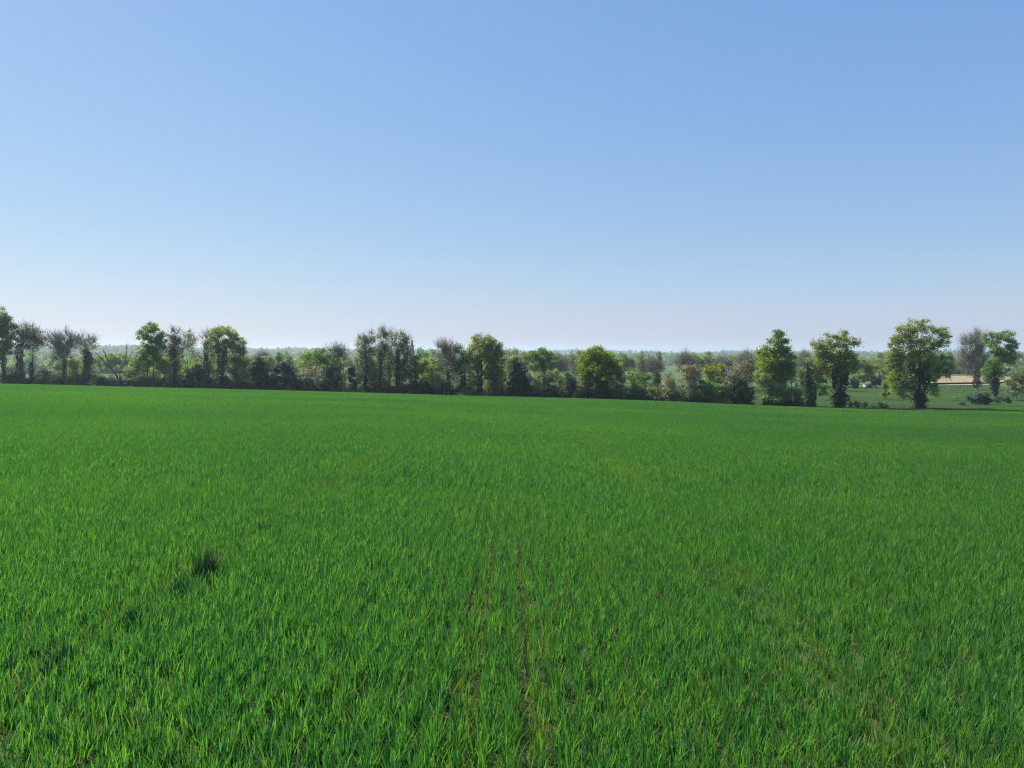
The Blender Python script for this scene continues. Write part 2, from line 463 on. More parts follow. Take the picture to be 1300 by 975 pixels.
# ------------------------------------------------------------------ trees
DM = 4.8
def build_tree(name, base, lobes, leaf='green', dens=60, lsize=0.24, trunk=0.3, trunks=None, ivy=None, ivy_leaf='ivy', bark=None,
               seed=1, twig=1.0, bare=0.0, depth=0.85, fork=0.3, parts=('trunk', 'crown', 'ivy'), root=None, lobe_leaf=None, clump=0.62):
    """base: world point; lobes: list of (x, z, rx, rz[, leaf]) in metres relative to base, in world X / Z; real depth is given to each lobe."""
    rng = np.random.default_rng(seed)
    bark = bark or (BARK_PALE if bare >= 0.8 else BARK)
    dens = dens * DM * (1 - 0.35 * bare); lsize = lsize * 0.98
    root = root or empty(name, base)
    W = Wood()
    trunks = trunks or [(0.0, trunk)]
    tops = []
    ztop = max(l[1] + 0.35 * l[3] for l in lobes)
    zc = min(l[1] - l[3] for l in lobes)
    nl = len(lobes)
    if nl > 3:      # foliage bridging neighbouring lobes
        extra = []
        for i in range(nl):
            for j in range(i + 1, nl):
                a, b = lobes[i], lobes[j]
                d = math.hypot(a[0] - b[0], a[1] - b[1])
                ra = min(a[2], a[3], b[2], b[3])
                if ra * 0.7 < d < 2.3 * ra and rng.random() < 0.6:
                    extra.append(((a[0] + b[0]) / 2, (a[1] + b[1]) / 2, 0.62 * ra, 0.62 * ra) + tuple(a[4:] if rng.random() < 0.5 else b[4:]))
        lobes = [(l[0], l[1], l[2] * 1.06, l[3] * 1.06) + tuple(l[4:]) for l in lobes] + extra
        nl = len(lobes)
    cy = [0.0 if nl == 1 else float(rng.uniform(-0.45, 0.45) * l[2]) for l in lobes]
    L3 = [np.array([l[0], cy[i], l[1]]) for i, l in enumerate(lobes)]
    stems = []
    for tx, tr in trunks:
        # trunk rises towards the lobe mass above it
        k = min(range(nl), key=lambda i: abs(lobes[i][0] - tx) * 0.8 - lobes[i][1])
        wt = np.array([l[2] * l[3] for l in lobes]); cen = sum(w * p for w, p in zip(wt, L3)) / wt.sum()
        top = 0.5 * L3[k] + 0.5 * cen if nl > 3 else L3[k].copy()
        top[0] += (tx - top[0]) * 0.35
        top[2] = max(top[2], zc + 0.55 * (ztop - zc)) if nl > 3 else top[2]
        n = 9
        t = np.linspace(0, 1, n)[:, None]
        b0 = np.array([tx, 0.0, -0.35])
        path = b0 * (1 - t) + top * t
        path[:, 0] = tx + (top[0] - tx) * (t[:, 0] ** 1.8)
        wob = rng.normal(size=(n, 2)).cumsum(0) * 0.035 * ztop / 6
        path[1:, :2] += wob[1:] - wob[-1] * t[1:] * 0.6
        rad = tr * 0.85 * (1 - 0.88 * t[:, 0] ** 0.65)
        rad[0] *= 1.5; rad[1] *= 1.08
        W.tube(path, rad, 8, rng)
        stems.append((path, rad))
    LV, LT, LMi = [], [], []
    mats = []
    for i, l in enumerate(lobes):
        c = L3[i]
        rx, rz = l[2], l[3]
        ry = depth * min(rx, rz * 1.5) * rng.uniform(0.9, 1.15)
        kind = l[4] if len(l) > 4 else leaf
        # limb
        st = min(stems, key=lambda s: abs(s[0][0, 0] - c[0]))
        zf = max(0.25 * c[2], c[2] - abs(c[0] - st[0][0, 0]) * 0.9 - rz * 0.9)
        q = int(np.argmin(np.abs(st[0][:, 2] - zf)))
        q = min(max(q, 1), 7)
        a = st[0][q]
        if np.linalg.norm(c - a) > 0.4:
            t = np.linspace(0, 1, 6)[:, None]
            mid = (a + c) / 2 + np.array([0, 0, -0.10 * np.linalg.norm(c[:2] - a[:2])]) + rng.normal(size=3) * 0.12
            pth = (1 - t) ** 2 * a + 2 * t * (1 - t) * mid + t ** 2 * c
            r0 = min(st[1][q] * 0.6, 0.03 + 0.032 * rx)
            W.tube(pth, r0 * (1 - 0.72 * t[:, 0]), 6, rng)
        area = math.pi * rx * rz
        nc = max(7, int(area / (clump * clump * 1.15)))
        d = unit(rng.normal(size=(nc, 3)))
        rr = (0.30 + 0.70 * rng.random((nc, 1)) ** 0.55) * rng.uniform(0.88, 1.12, (nc, 1))
        cc = c + d * rr * np.array([rx, ry, rz]) * 0.88
        # twigs from the limb to every spray, and finer ones past it
        s0 = c + (cc - c) * rng.uniform(0.0, 0.25, (nc, 1)) + rng.normal(size=(nc, 3)) * 0.05 - np.array([0, 0, 0.12 * rz])
        W.twigs(s0, cc, 0.016 * twig + 0.004 * rx, 0.008 * twig, rng)
        nt = max(2, int((5 + 16 * bare) * twig))
        own = np.repeat(np.arange(nc), nt)
        outw = unit(cc - c + np.array([0, 0, 0.5 * rz])) 
        e = cc[own] + (outw[own] * 0.8 + rng.normal(size=(len(own), 3)) * (0.75 - 0.2 * bare) + np.array([0, 0, 0.7 * bare])) * clump * (0.55 + 0.95 * bare)
        W.twigs(cc[own] + rng.normal(size=(len(own), 3)) * 0.05, e, 0.011 * twig * (1 + bare), 0.005 * twig * (1 + bare), rng, 0.15)
        # leaf sprays
        keep = rng.random(nc) > 0.10 + 0.25 * bare
        cl = cc[keep]
        npl = max(3, int(dens * area / max(len(cl), 1)))
        own = np.repeat(np.arange(len(cl)), npl)
        cs = rng.uniform(0.55, 1.25, len(cl))[own][:, None] * clump * (1 + 0.9 * bare)
        p = cl[own] + rng.normal(size=(len(own), 3)) * cs * np.array([0.55, 0.55, 0.42])
        v, f = leaf_quads(p, lsize, rng)
        tint = np.clip(rng.normal(0.45, 0.16, len(cl))[own] + rng.normal(0, 0.16, len(own)), 0, 1)
        LV.append(v); LT.append(np.repeat(tint, 4))
        if kind not in mats: mats.append(kind)
        LMi.append(np.full(len(own), mats.index(kind)))
    link(parts[0], W.mesh(name + '_wood', bark), root)
    v = np.concatenate(LV)
    me = make_mesh(name + '_leaves', v, np.arange(len(v)).reshape(-1, 4), np.concatenate(LT), [LM(k) for k in mats], np.concatenate(LMi))
    link(parts[1], me, root)
    if ivy:
        IV, IT = [], []
        for (x0, z0, rx, rz) in ivy:
            area = math.pi * rx * rz
            n = int(area * 210)
            h = rng.uniform(-1, 1, n)
            prof = np.sqrt(np.clip(1 - np.abs(h) ** 5, 0, 1)) * (0.72 + 0.28 * np.sin(h * 9 + seed) * np.sin(h * 4.3 + 2 * seed))
            an = rng.uniform(0, 2 * math.pi, n)
            lump = 1 + 0.22 * np.sin(an * 3 + h * 6) + 0.15 * np.sin(an * 5 - h * 11)
            r = rx * prof * lump * rng.uniform(0.55, 1.05, n)
            p = np.stack([x0 + r * np.cos(an), r * np.sin(an), np.maximum(z0 + h * rz, -0.1)], -1)
            v, f = leaf_quads(p, 0.24, rng)
            IV.append(v); IT.append(np.repeat(np.clip(rng.normal(0.45, 0.2, n), 0, 1), 4))
        v = np.concatenate(IV)
        link(parts[2], make_mesh(name + '_ivy', v, np.arange(len(v)).reshape(-1, 4), np.concatenate(IT), [LM(ivy_leaf)]), root)
    return root

def px_tree(name, label, cat, px, lobes, Y=None, dY=0.0, group=None, ivy=None, trunks_px=None, trunk=0.3, seed=None, **kw):
    Y = Y if Y is not None else hedge_depth(px) + dY
    s = Y / F
    bx = (px - 650.0) * s
    base = np.array([bx, Y, float(ground(bx, Y))])
    def conv(l):
        p = ray(l[0], l[1], Y) - base
        return (p[0], p[2], l[2] * s, l[3] * s) + tuple(l[4:])
    lo = [conv(l) for l in lobes]
    iv = [conv(l)[:4] for l in ivy] if ivy else None
    tr = [((q - px) * s, r) for q, r in trunks_px] if trunks_px else [(0.0, trunk)]
    o = build_tree(name, base, lo, trunks=tr, ivy=iv, seed=seed or int(px * 7 + lobes[0][1]), **kw)
    tag(o, label, cat, group)
    return o

BUSH = dict(parts=('stems', 'foliage', 'ivy'), trunk=0.06, twig=0.8, clump=0.45, lsize=0.20, dens=95)
def bush(name, label, px, lobes, **kw):
    d = dict(BUSH); d.update(kw)
    # several stems from the ground
    Y = d.get('Y') or hedge_depth(px) + d.get('dY', 0)
    w = max(l[2] for l in lobes)
    d.setdefault('trunks_px', [(px + w * k, 0.05) for k in (-0.45, -0.15, 0.2, 0.5)])
    return px_tree(name, label, d.pop('cat', 'bush'), px, lobes, **d)

# --- the hedge line from the left edge of the field to the single oak on the right
px_tree('field_tree', 'tall leafy green tree at the hedge\'s end left of the ivy-wrapped trunk', 'tree', 5,
        [(3, 400, 14, 11), (10, 413, 12, 13), (-4, 418, 14, 16), (6, 430, 14, 14), (-6, 446, 14, 13), (12, 446, 8, 8)], leaf='green', trunk=0.35, dens=46, ivy=[(5, 466, 4, 22)])
px_tree('field_tree', 'budding tree with a thick ivy-wrapped trunk and thin bronze-green crown', 'tree', 25,
        [(30, 419, 12, 9), (42, 424, 13, 11), (24, 430, 10, 11), (38, 436, 12, 9)], leaf='pale', trunk=0.35, dens=15, bare=0.6, ivy=[(25, 462, 6.5, 25)])
px_tree('field_tree', 'slender dark-stemmed tree beside the thick ivy-wrapped trunk, ivy only at its foot', 'tree', 40,
        [(47, 432, 11, 8), (55, 436, 8, 8), (42, 440, 8, 6)], leaf='brown', trunk=0.22, dens=20, bare=0.6, ivy=[(40, 473, 3.5, 13)])
px_tree('field_tree', 'nearly bare spreading tree with upright grey twigs and two dark stems', 'tree', 81,
        [(70, 437, 10, 11), (84, 434, 12, 10), (94, 438, 9, 9), (78, 452, 12, 10)], leaf='pale', trunks_px=[(81, 0.2), (75, 0.12), (65, 0.10)], dens=6, bare=1.0, ivy=[(82, 470, 3, 15)])
px_tree('field_tree', 'thinly budding tree with a dark ivy column on its trunk near the fallen branches', 'tree', 110,
        [(105, 434, 9, 8), (116, 436, 9, 8), (110, 443, 11, 8)], leaf='pale', trunk=0.2, dens=8, bare=0.8, ivy=[(110, 464, 5, 21), (114, 455, 4, 8)])
bush('yellow_bush', 'yellow-green bush glowing between the bare tree and the ivy column', 97, [(97, 461, 9, 9), (94, 474, 9, 11)], leaf='yellow', dY=3, dens=60)
px_tree('field_tree', 'tall twin-stemmed green tree with a full narrow crown beside rust-budded tree', 'tree', 190,
        [(190, 415, 10, 8), (182, 424, 9, 10), (198, 424, 12, 11), (190, 438, 16, 11), (206, 436, 7, 11), (181, 450, 9, 11), (196, 452, 12, 8), (184, 464, 8, 9), (203, 462, 8, 10)], leaf='green', trunks_px=[(187, 0.24), (195, 0.24)], dens=44)
bush('thicket', 'dull green thicket leaning against the twin-stemmed tree', 172, [(173, 460, 7, 14), (167, 472, 10, 11)], leaf='pale', dens=60, bare=0.3)
px_tree('field_tree', 'thin tree with rusty-red buds between two greener trees', 'tree', 221,
        [(220, 424, 8, 7), (224, 438, 9, 10), (217, 446, 8, 11), (224, 455, 8, 8)], leaf='rust', trunk=0.22, dens=18, bare=0.7, ivy=[(222, 472, 4, 14)])
px_tree('field_tree', 'slim tree with a small olive tuft on a thin straight trunk', 'tree', 238,
        [(238, 426, 8, 6), (244, 432, 7, 8), (236, 440, 7, 8)], leaf='olive', trunk=0.17, dens=26, bare=0.4)
bush('dark_bush', 'dark green bush under the slim olive-tufted tree', 250, [(251, 471, 11, 12), (246, 482, 14, 8)], leaf='dark', seed=4)
px_tree('ivy_snag', 'bare-topped snag wrapped in ivy beside the broad leafy tree', 'tree', 262,
        [(261, 433, 6, 9), (266, 440, 5, 7)], leaf='grey', trunk=0.22, dens=8, bare=1.0, ivy=[(262, 462, 5, 27)])
px_tree('field_tree', 'broad leafy tree with forked ivy-clad trunk and drooping right side', 'tree', 280,
        [(284, 419, 11, 8), (275, 428, 11, 11), (294, 428, 12, 11), (304, 438, 10, 9), (283, 440, 15, 9), (304, 452, 11, 11), (310, 466, 7, 10), (297, 464, 9, 10), (272, 444, 7, 10)], leaf='olive', trunk=0.42, dens=42, ivy=[(280, 466, 6, 24), (286, 452, 4, 12)])
bush('pale_shrub', 'pale loose shrub at the foot of the broad leafy tree', 298, [(296, 476, 9, 10), (308, 480, 9, 9)], leaf='pale', dens=50, bare=0.4)
bush('ivy_thicket', 'dark pointed ivy thicket right of the broad leafy tree', 327, [(328, 463, 7, 10), (322, 475, 8, 13), (334, 476, 8, 13)], leaf='ivy')
bush('ivy_thicket', 'dark double-humped ivy thicket beside the low stretch of hedge', 358, [(362, 467, 7, 10), (352, 476, 9, 13), (367, 479, 9, 13)], leaf='ivy')
bush('low_hedge_bush', 'dark low bush filling the space between two ivy thickets', 342, [(342, 484, 11, 10)], leaf='dark')
bush('low_hedge_bush', 'low dark bush in front of the white-flowering shrub', 384, [(378, 487, 11, 8), (392, 488, 12, 9)], leaf='dark')
px_tree('field_tree', 'wide light green tree behind the white-flowering shrub', 'tree', 402,
        [(393, 456, 15, 10), (411, 451, 15, 9), (388, 468, 12, 9), (420, 460, 10, 10), (405, 466, 13, 10)], leaf='bright', dY=26, trunk=0.35, dens=40)
bush('flowering_shrub', 'white-flowering shrub at the foot of the wide light green tree', 396, [(388, 472, 9, 7), (401, 470, 9, 7), (395, 480, 12, 8)], leaf='blossom', dY=3, dens=40, bare=0.5)
bush('holly_bush', 'dense dark rounded holly bush left of a leaning bare tree', 418, [(418, 472, 10, 11), (411, 484, 9, 12), (425, 484, 8, 12)], leaf='dark')
px_tree('field_tree', 'bare tree with a leaning dark trunk and flat grey-brown twiggy top', 'tree', 436,
        [(424, 449, 10, 6), (436, 450, 9, 7), (430, 456, 9, 6)], leaf='mauve', trunk=0.17, dens=12, bare=1.0)
bush('ivy_thicket', 'narrow ivy column right of the leaning bare tree', 447, [(447, 470, 5, 10), (447, 484, 6, 12)], leaf='ivy')
bush('pale_shrub', 'greyish half-leafed shrub between narrow ivy column and the tall clump of trees', 456, [(456, 462, 7, 14), (455, 482, 8, 13)], leaf='grey', dens=40, bare=0.6, dY=2)
ASH = dict(leaf='grey', dens=30, bare=0.5, group='clump of tall ivied trees')
px_tree('ivied_tree', 'tall ivied half-leafed tree on the outer left of the clump of four', 'tree', 464, [(461, 433, 8, 9), (470, 431, 8, 9), (462, 448, 9, 11), (471, 448, 7, 12), (461, 466, 7, 13), (470, 470, 7, 14)], trunk=0.26, ivy=[(464, 472, 3.2, 27)], **ASH)
px_tree('ivied_tree', 'tallest ivied half-leafed tree in the clump of four', 'tree', 484, [(486, 426, 8, 9), (494, 427, 7, 9), (483, 442, 7, 12), (489, 446, 7, 12), (484, 464, 8, 14), (488, 482, 8, 12)], trunk=0.26, ivy=[(483, 474, 3, 25)], **ASH)
px_tree('ivied_tree', 'thinner ivied half-leafed tree squeezed inside the clump of four', 'tree', 494, [(498, 438, 5, 10), (495, 452, 7, 10), (497, 470, 7, 13)], trunk=0.18, ivy=[(494, 476, 2.6, 22)], dY=2, **ASH)
px_tree('ivied_tree', 'tall ivied half-leafed tree at the spire side of the clump of four', 'tree', 505, [(508, 429, 8, 10), (515, 434, 6, 10), (510, 446, 9, 12), (517, 456, 6, 12), (510, 466, 8, 13)], trunk=0.28, ivy=[(505, 470, 4.2, 28)], **ASH)
bush('pale_shrub', 'grey-green shrub between the stems of the tall ivied trees', 475, [(474, 484, 7, 13), (478, 474, 5, 8)], leaf='pale', dens=50, bare=0.4, dY=1.5)
bush('pale_shrub', 'grey-green shrub under the spire-side ivied tree', 517, [(516, 474, 7, 14), (517, 488, 8, 10)], leaf='pale', dens=55, bare=0.3, dY=1)
px_tree('field_tree', 'small yellow-green tree in front of the church spire', 'tree', 529,
        [(528, 457, 8, 9), (536, 464, 8, 10), (527, 472, 9, 10)], leaf='yellow', trunk=0.2, dens=55, ivy=[(526, 483, 7, 15)])
bush('yellow_bush', 'yellowish shrub left of the bare grey tree', 547, [(547, 471, 8, 10), (543, 484, 10, 13)], leaf='yellow', dens=55, dY=3)
bush('dark_bush', 'dark green bush at the foot of the yellow-green tree', 538, [(538, 491, 10, 8)], leaf='dark')
px_tree('field_tree', 'bare grey-brown twiggy tree left of the round-headed oak', 'tree', 569,
        [(561, 446, 8, 9), (573, 445, 9, 9), (566, 460, 10, 12), (576, 464, 6, 12)], leaf='mauve', trunks_px=[(569, 0.2), (564, 0.12)], dens=10, bare=1.0, ivy=[(569, 484, 4, 15)])
bush('pale_shrub', 'pale scrub at the foot of the bare grey-brown twiggy tree', 556, [(556, 484, 8, 13), (575, 488, 7, 10)], leaf='pale', dens=50, bare=0.4)
px_tree('field_tree', 'green tree with twin stems crowding the round-headed oak', 'tree', 587,
        [(584, 444, 8, 7), (588, 455, 10, 11), (582, 466, 8, 11)], leaf='green', trunks_px=[(585, 0.17), (591, 0.17)], dens=42, ivy=[(588, 486, 5, 14)])
px_tree('oak_tree', 'round-headed olive oak rising above the middle of the hedge', 'tree', 610,
        [(608, 432, 12, 8), (622, 434, 12, 9), (602, 444, 10, 11), (631, 444, 9, 10), (611, 446, 12, 10), (622, 450, 12, 10), (600, 461, 9, 12), (628, 460, 11, 11), (618, 474, 9, 12), (634, 476, 7, 12), (600, 480, 7, 12)], leaf='olive', trunk=0.36, dens=42, ivy=[(609, 480, 5, 22)])
px_tree('field_tree', 'thin dark-stemmed sapling between round-headed oak and the holly', 'tree', 637,
        [(637, 456, 6, 9), (634, 468, 6, 9)], leaf='pale', trunk=0.14, dens=24, bare=0.5)
bush('pale_shrub', 'pale leafy scrub under the round-headed oak', 622, [(622, 478, 8, 13), (630, 486, 8, 13)], leaf='pale', dens=45, bare=0.4, dY=1)
bush('pale_shrub', 'tall pale green shrub behind the darkest holly', 650, [(649, 464, 8, 12), (651, 480, 8, 14)], leaf='pale', dY=6, dens=50)
bush('holly_bush', 'darkest holly with a pointed top, right of the round-headed oak', 659, [(657, 462, 5, 10), (660, 477, 11, 14), (653, 490, 10, 11), (668, 490, 8, 12)], leaf='dark')
px_tree('field_tree', 'round green tree with pinkish flank behind the darkest holly', 'tree', 690,
        [(671, 451, 10, 9, 'brown'), (687, 449, 13, 8), (701, 456, 10, 11), (682, 463, 12, 10), (697, 468, 12, 9)], leaf='green', dY=24, trunk=0.35, dens=48)
bush('pale_shrub', 'brownish shrub right of the darkest holly', 682, [(682, 482, 8, 12), (685, 493, 9, 9)], leaf='brown', dens=55, bare=0.3)
bush('dark_bush', 'dark green rounded bush between two brownish shrubs', 699, [(699, 486, 9, 10), (698, 495, 11, 8)], leaf='dark')
bush('pale_shrub', 'tan-green shrub below the round green tree', 708, [(704, 474, 12, 7), (711, 486, 9, 13)], leaf='brown', dY=4, dens=60)
bush('dark_bush', 'dark upright bush at the left foot of the yellow-green tree', 724, [(724, 485, 7, 9), (725, 495, 8, 9)], leaf='dark')
px_tree('field_tree', 'broad domed yellow-green tree standing in the hedge', 'tree', 758,
        [(758, 446, 15, 9), (745, 457, 13, 11), (772, 456, 14, 11), (758, 463, 17, 11), (778, 470, 11, 10), (741, 471, 11, 10), (750, 482, 12, 11), (768, 482, 12, 10)], leaf='yellow', trunk=0.32, dens=62)
bush('pale_shrub', 'pale grey-green shrub at foot of the domed yellow-green tree', 745, [(743, 486, 11, 11), (750, 494, 13, 10)], leaf='pale', dens=65)
bush('dark_bush', 'dark bush right of the pale grey-green shrub under the domed tree', 767, [(767, 493, 10, 11)], leaf='dark')
bush('brown_shrub', 'reddish-brown budding shrub right of the domed yellow-green tree', 786, [(786, 484, 9, 10), (788, 496, 10, 10)], leaf='mauve', dens=55, bare=0.6)
bush('green_bush', 'fresh green round tree-like bush behind the low hedge', 811, [(803, 478, 10, 8), (818, 477, 10, 8), (811, 488, 15, 10)], leaf='bright', dY=20, dens=75)
bush('dark_bush', 'small dark green hedge bush before the fresh green one', 808, [(808, 496, 10, 10)], leaf='green', dens=80)
bush('green_bush', 'small low green bush left of the pink-white blossom', 827, [(827, 498, 9, 9)], leaf='olive', dens=80)
px_tree('conifer', 'little blue-grey conifer behind the blossoming bushes', 'tree', 834, [(834, 474, 3, 4), (834, 480, 5, 5), (834, 487, 6, 5)], leaf='bluegrey', dY=24, trunk=0.12, dens=110, lsize=0.22)
bush('blossom_bush', 'small pink-white blossoming bush', 849, [(848, 482, 9, 9), (851, 494, 11, 13)], leaf='blossom', dens=55, bare=0.5)
bush('blossom_tree', 'tall pink-white blossoming thorn with dark heart', 876, [(870, 470, 9, 9), (882, 471, 9, 10), (875, 483, 14, 11), (877, 498, 11, 11)], leaf='blossom', dens=50, bare=0.5, cat='tree')
bush('yellow_bush', 'yellow-green bush between two blossoming thorns', 907, [(901, 470, 9, 9), (914, 467, 9, 9), (907, 480, 14, 10)], leaf='yellow', dY=8, dens=70)
bush('dark_bush', 'dark green bush below the yellow-green one', 898, [(894, 493, 12, 12), (906, 497, 12, 13)], leaf='green', dens=80)
bush('blossom_tree', 'wide pinkish blossoming thorn beside the hedge gap', 938, [(931, 470, 11, 9), (944, 467, 11, 11), (937, 480, 16, 10)], leaf='blossom', dens=45, bare=0.6, dY=1.5, cat='tree')
bush('holly_bush', 'black-green bush under the wide blossoming thorn at the hedge gap', 936, [(924, 497, 11, 13), (938, 492, 12, 12), (948, 499, 10, 12)], leaf='dark')
px_tree('oak_tree', 'dense pyramid-shaped green oak right of the hedge gap', 'tree', 981,
        [(988, 424, 7, 8), (984, 435, 11, 9), (994, 440, 10, 10), (977, 448, 13, 10, 'yellow'), (996, 455, 14, 11), (970, 463, 15, 11, 'yellow'), (987, 466, 18, 12), (1001, 470, 12, 13), (970, 480, 15, 12, 'olive'), (990, 485, 20, 12), (985, 500, 20, 11)],  # yellow and olive lobes paint the sunlit left flank into the leaves
        leaf='green', trunk=0.36, dens=58)
bush('dark_bush', 'dark undergrowth at the foot of the pyramid-shaped oak', 990, [(978, 506, 9, 7), (994, 505, 14, 9)], leaf='dark', dY=-0.5)
bush('brown_shrub', 'pale brownish shrub left of the ivied broken snag', 1013, [(1010, 496, 9, 10), (1016, 505, 9, 9)], leaf='brown', dens=60, bare=0.3)
bush('pale_shrub', 'pale round sunlit bush behind the ivied broken snag', 1018, [(1018, 474, 8, 8), (1018, 486, 8, 9)], leaf='pale', dY=22, dens=80)
px_tree('oak_tree', 'spreading olive oak with ragged top and massive ivied trunk', 'tree', 1067,
        [(1042, 436, 11, 9), (1056, 432, 11, 10), (1073, 430, 11, 9), (1086, 436, 9, 6), (1050, 448, 14, 11), (1070, 448, 14, 11), (1039, 460, 9, 12), (1084, 455, 10, 9), (1043, 475, 11, 12), (1056, 462, 12, 10), (1085, 470, 8, 10), (1042, 492, 8, 13, 'yellow'), (1062, 466, 14, 10), (1074, 462, 10, 9)],
        leaf='olive', trunk=0.45, dens=36, ivy=[(1067, 492, 10, 26), (1060, 478, 5, 14), (1074, 475, 5, 14), (1066, 508, 13, 10)])
px_tree('oak_tree', 'big solitary oak with sunlit golden-green left side and black ivied trunk at the field corner', 'tree', 1168,
        [(1165, 414, 18, 9), (1147, 423, 12, 10), (1186, 420, 13, 10), (1199, 432, 10, 10), (1136, 438, 13, 12), (1160, 432, 16, 11), (1180, 436, 14, 10), (1133, 455, 10, 11), (1150, 454, 15, 12), (1173, 452, 15, 12),
         (1192, 456, 16, 10, 'green'), (1198, 470, 13, 11, 'green'), (1178, 468, 15, 12, 'green'), (1138, 470, 12, 13, 'yellow'), (1136, 487, 9, 13, 'yellow'), (1150, 485, 11, 14, 'green'), (1146, 500, 10, 8, 'green'), (1183, 492, 7, 12, 'green')],  # yellow lobes: sunlight on the left side put into the leaf colour
        leaf='olive', trunk=0.5, dens=36, ivy=[(1168, 494, 10.5, 27), (1158, 476, 8, 18), (1177, 474, 7, 15), (1168, 511, 11, 8)])

# --- trees and bushes on the pasture beyond the field corner
def depth_for(px, py, lo=118, hi=420):
    """first depth past lo where the ground is seen at that row"""
    for Y in np.arange(lo, hi, 0.5):
        p = ray(px, py, Y)
        if p[2] <= float(ground(p[0], Y)): return float(Y)
    return float(hi)
bush('dark_bush', 'small dark bush left of the golden flank of the solitary oak', 1124, [(1124, 490, 5, 9), (1125, 498, 6, 6)], leaf='green', Y=148)
px_tree('field_tree', 'bare mauve-grey twiggy tree beside the dark green pasture tree', 'tree', 1241,
        [(1229, 440, 11, 12), (1243, 434, 10, 14), (1226, 458, 13, 12), (1240, 455, 11, 14), (1234, 472, 13, 9)], leaf='mauve', Y=205, trunk=0.4, dens=9, bare=1.0, ivy=[(1240, 482, 6, 11)], clump=0.8)
px_tree('oak_tree', 'dark green pasture tree with a stout short trunk', 'tree', 1263,
        [(1260, 428, 10, 9), (1276, 427, 11, 8), (1284, 440, 9, 10), (1262, 443, 12, 11), (1278, 453, 12, 9), (1262, 460, 13, 11), (1288, 458, 6, 6), (1258, 470, 10, 9), (1272, 472, 10, 8)], leaf='green', Y=168, trunk=0.42, dens=42, ivy=[(1263, 482, 7, 13), (1263, 492, 6, 12)])
bush('willow_bush', 'large pale green rounded bush right of the dark pasture tree', 1294, [(1288, 481, 13, 13), (1304, 478, 14, 14), (1290, 496, 14, 9)], leaf='pale', Y=150, dens=75)
bush('bramble_bush', 'black-green bramble mound lying before the dark pasture tree', 1243, [(1236, 507, 8, 6), (1247, 505, 9, 7), (1256, 509, 8, 4)], leaf='dark', Y=133, dens=110)
bush('bramble_bush', 'low scrubby bramble right of the black-green mound', 1270, [(1268, 508, 6, 3), (1277, 508, 6, 3)], leaf='dark', Y=138, dens=90)
bush('bramble_bush', 'tiny bramble tuft on the pasture left of the black-green mound', 1221, [(1221, 513, 3, 2.5)], leaf='dark', Y=130)
bush('bramble_bush', 'small round bush halfway up the pasture', 1215, [(1213, 506, 2.5, 2.5), (1216, 504, 2, 3.5)], leaf='green', Y=146, dens=40)
bush('bramble_bush', 'pale thorny scrub beside the fence', 1195, [(1194, 500, 6, 3)], leaf='brown', Y=178, dens=60)
for i, (p, q, w, h) in enumerate([(1080, 513, 4, 3), (1088, 513, 5, 4), (1097, 514, 4, 3), (1117, 515, 5, 4), (1126, 516, 4, 3), (1108, 516, 4, 2)]):
    bush('weed_tuft', 'low dark weed tuft at the open field edge between the two big oaks', p, [(p, q, w, h)], leaf='dark', dY=0.3, dens=80, seed=50 + i, group='weed tufts at the field edge', cat='weeds')
# olive trees behind the pasture
for i, (p, lob, lf) in enumerate([(1098, [(1093, 464, 11, 9), (1106, 466, 11, 10), (1098, 476, 15, 9)], 'olive'), (1118, [(1118, 463, 9, 8), (1120, 474, 10, 11)], 'olive')]):
    px_tree('field_tree', ['olive-green tree shading the pale shed beyond the pasture', 'smaller olive tree beside the golden flank of the solitary oak'][i], 'tree', p, lob, Y=222 + 10 * i, leaf=lf, trunk=0.4, dens=40, clump=0.8, lsize=0.3)
for i, (p, lob, lf, lab) in enumerate([
        (1088, [(1086, 485, 6, 7)], 'dark', 'dark bush left of the pale shed'),
        (1115, [(1115, 484, 8, 8), (1110, 480, 5, 6)], 'dark', 'dark bush right of the pale shed'),
        (1180, [(1180, 478, 12, 10)], 'green', 'green bush at the far side of the pasture behind the solitary oak'),
        (1212, [(1212, 473, 13, 8)], 'mauve', 'brownish thicket above the ploughed field'),
        (1252, [(1252, 482, 5, 6)], 'brown', 'brown shrub between the two pasture trees')]):
    bush('far_bush', lab, p, lob, leaf=lf, Y=[214, 216, 234, 335, 232][i], dens=60, lsize=0.32, clump=0.7, bare=0.8 if lf == 'mauve' else 0.0)

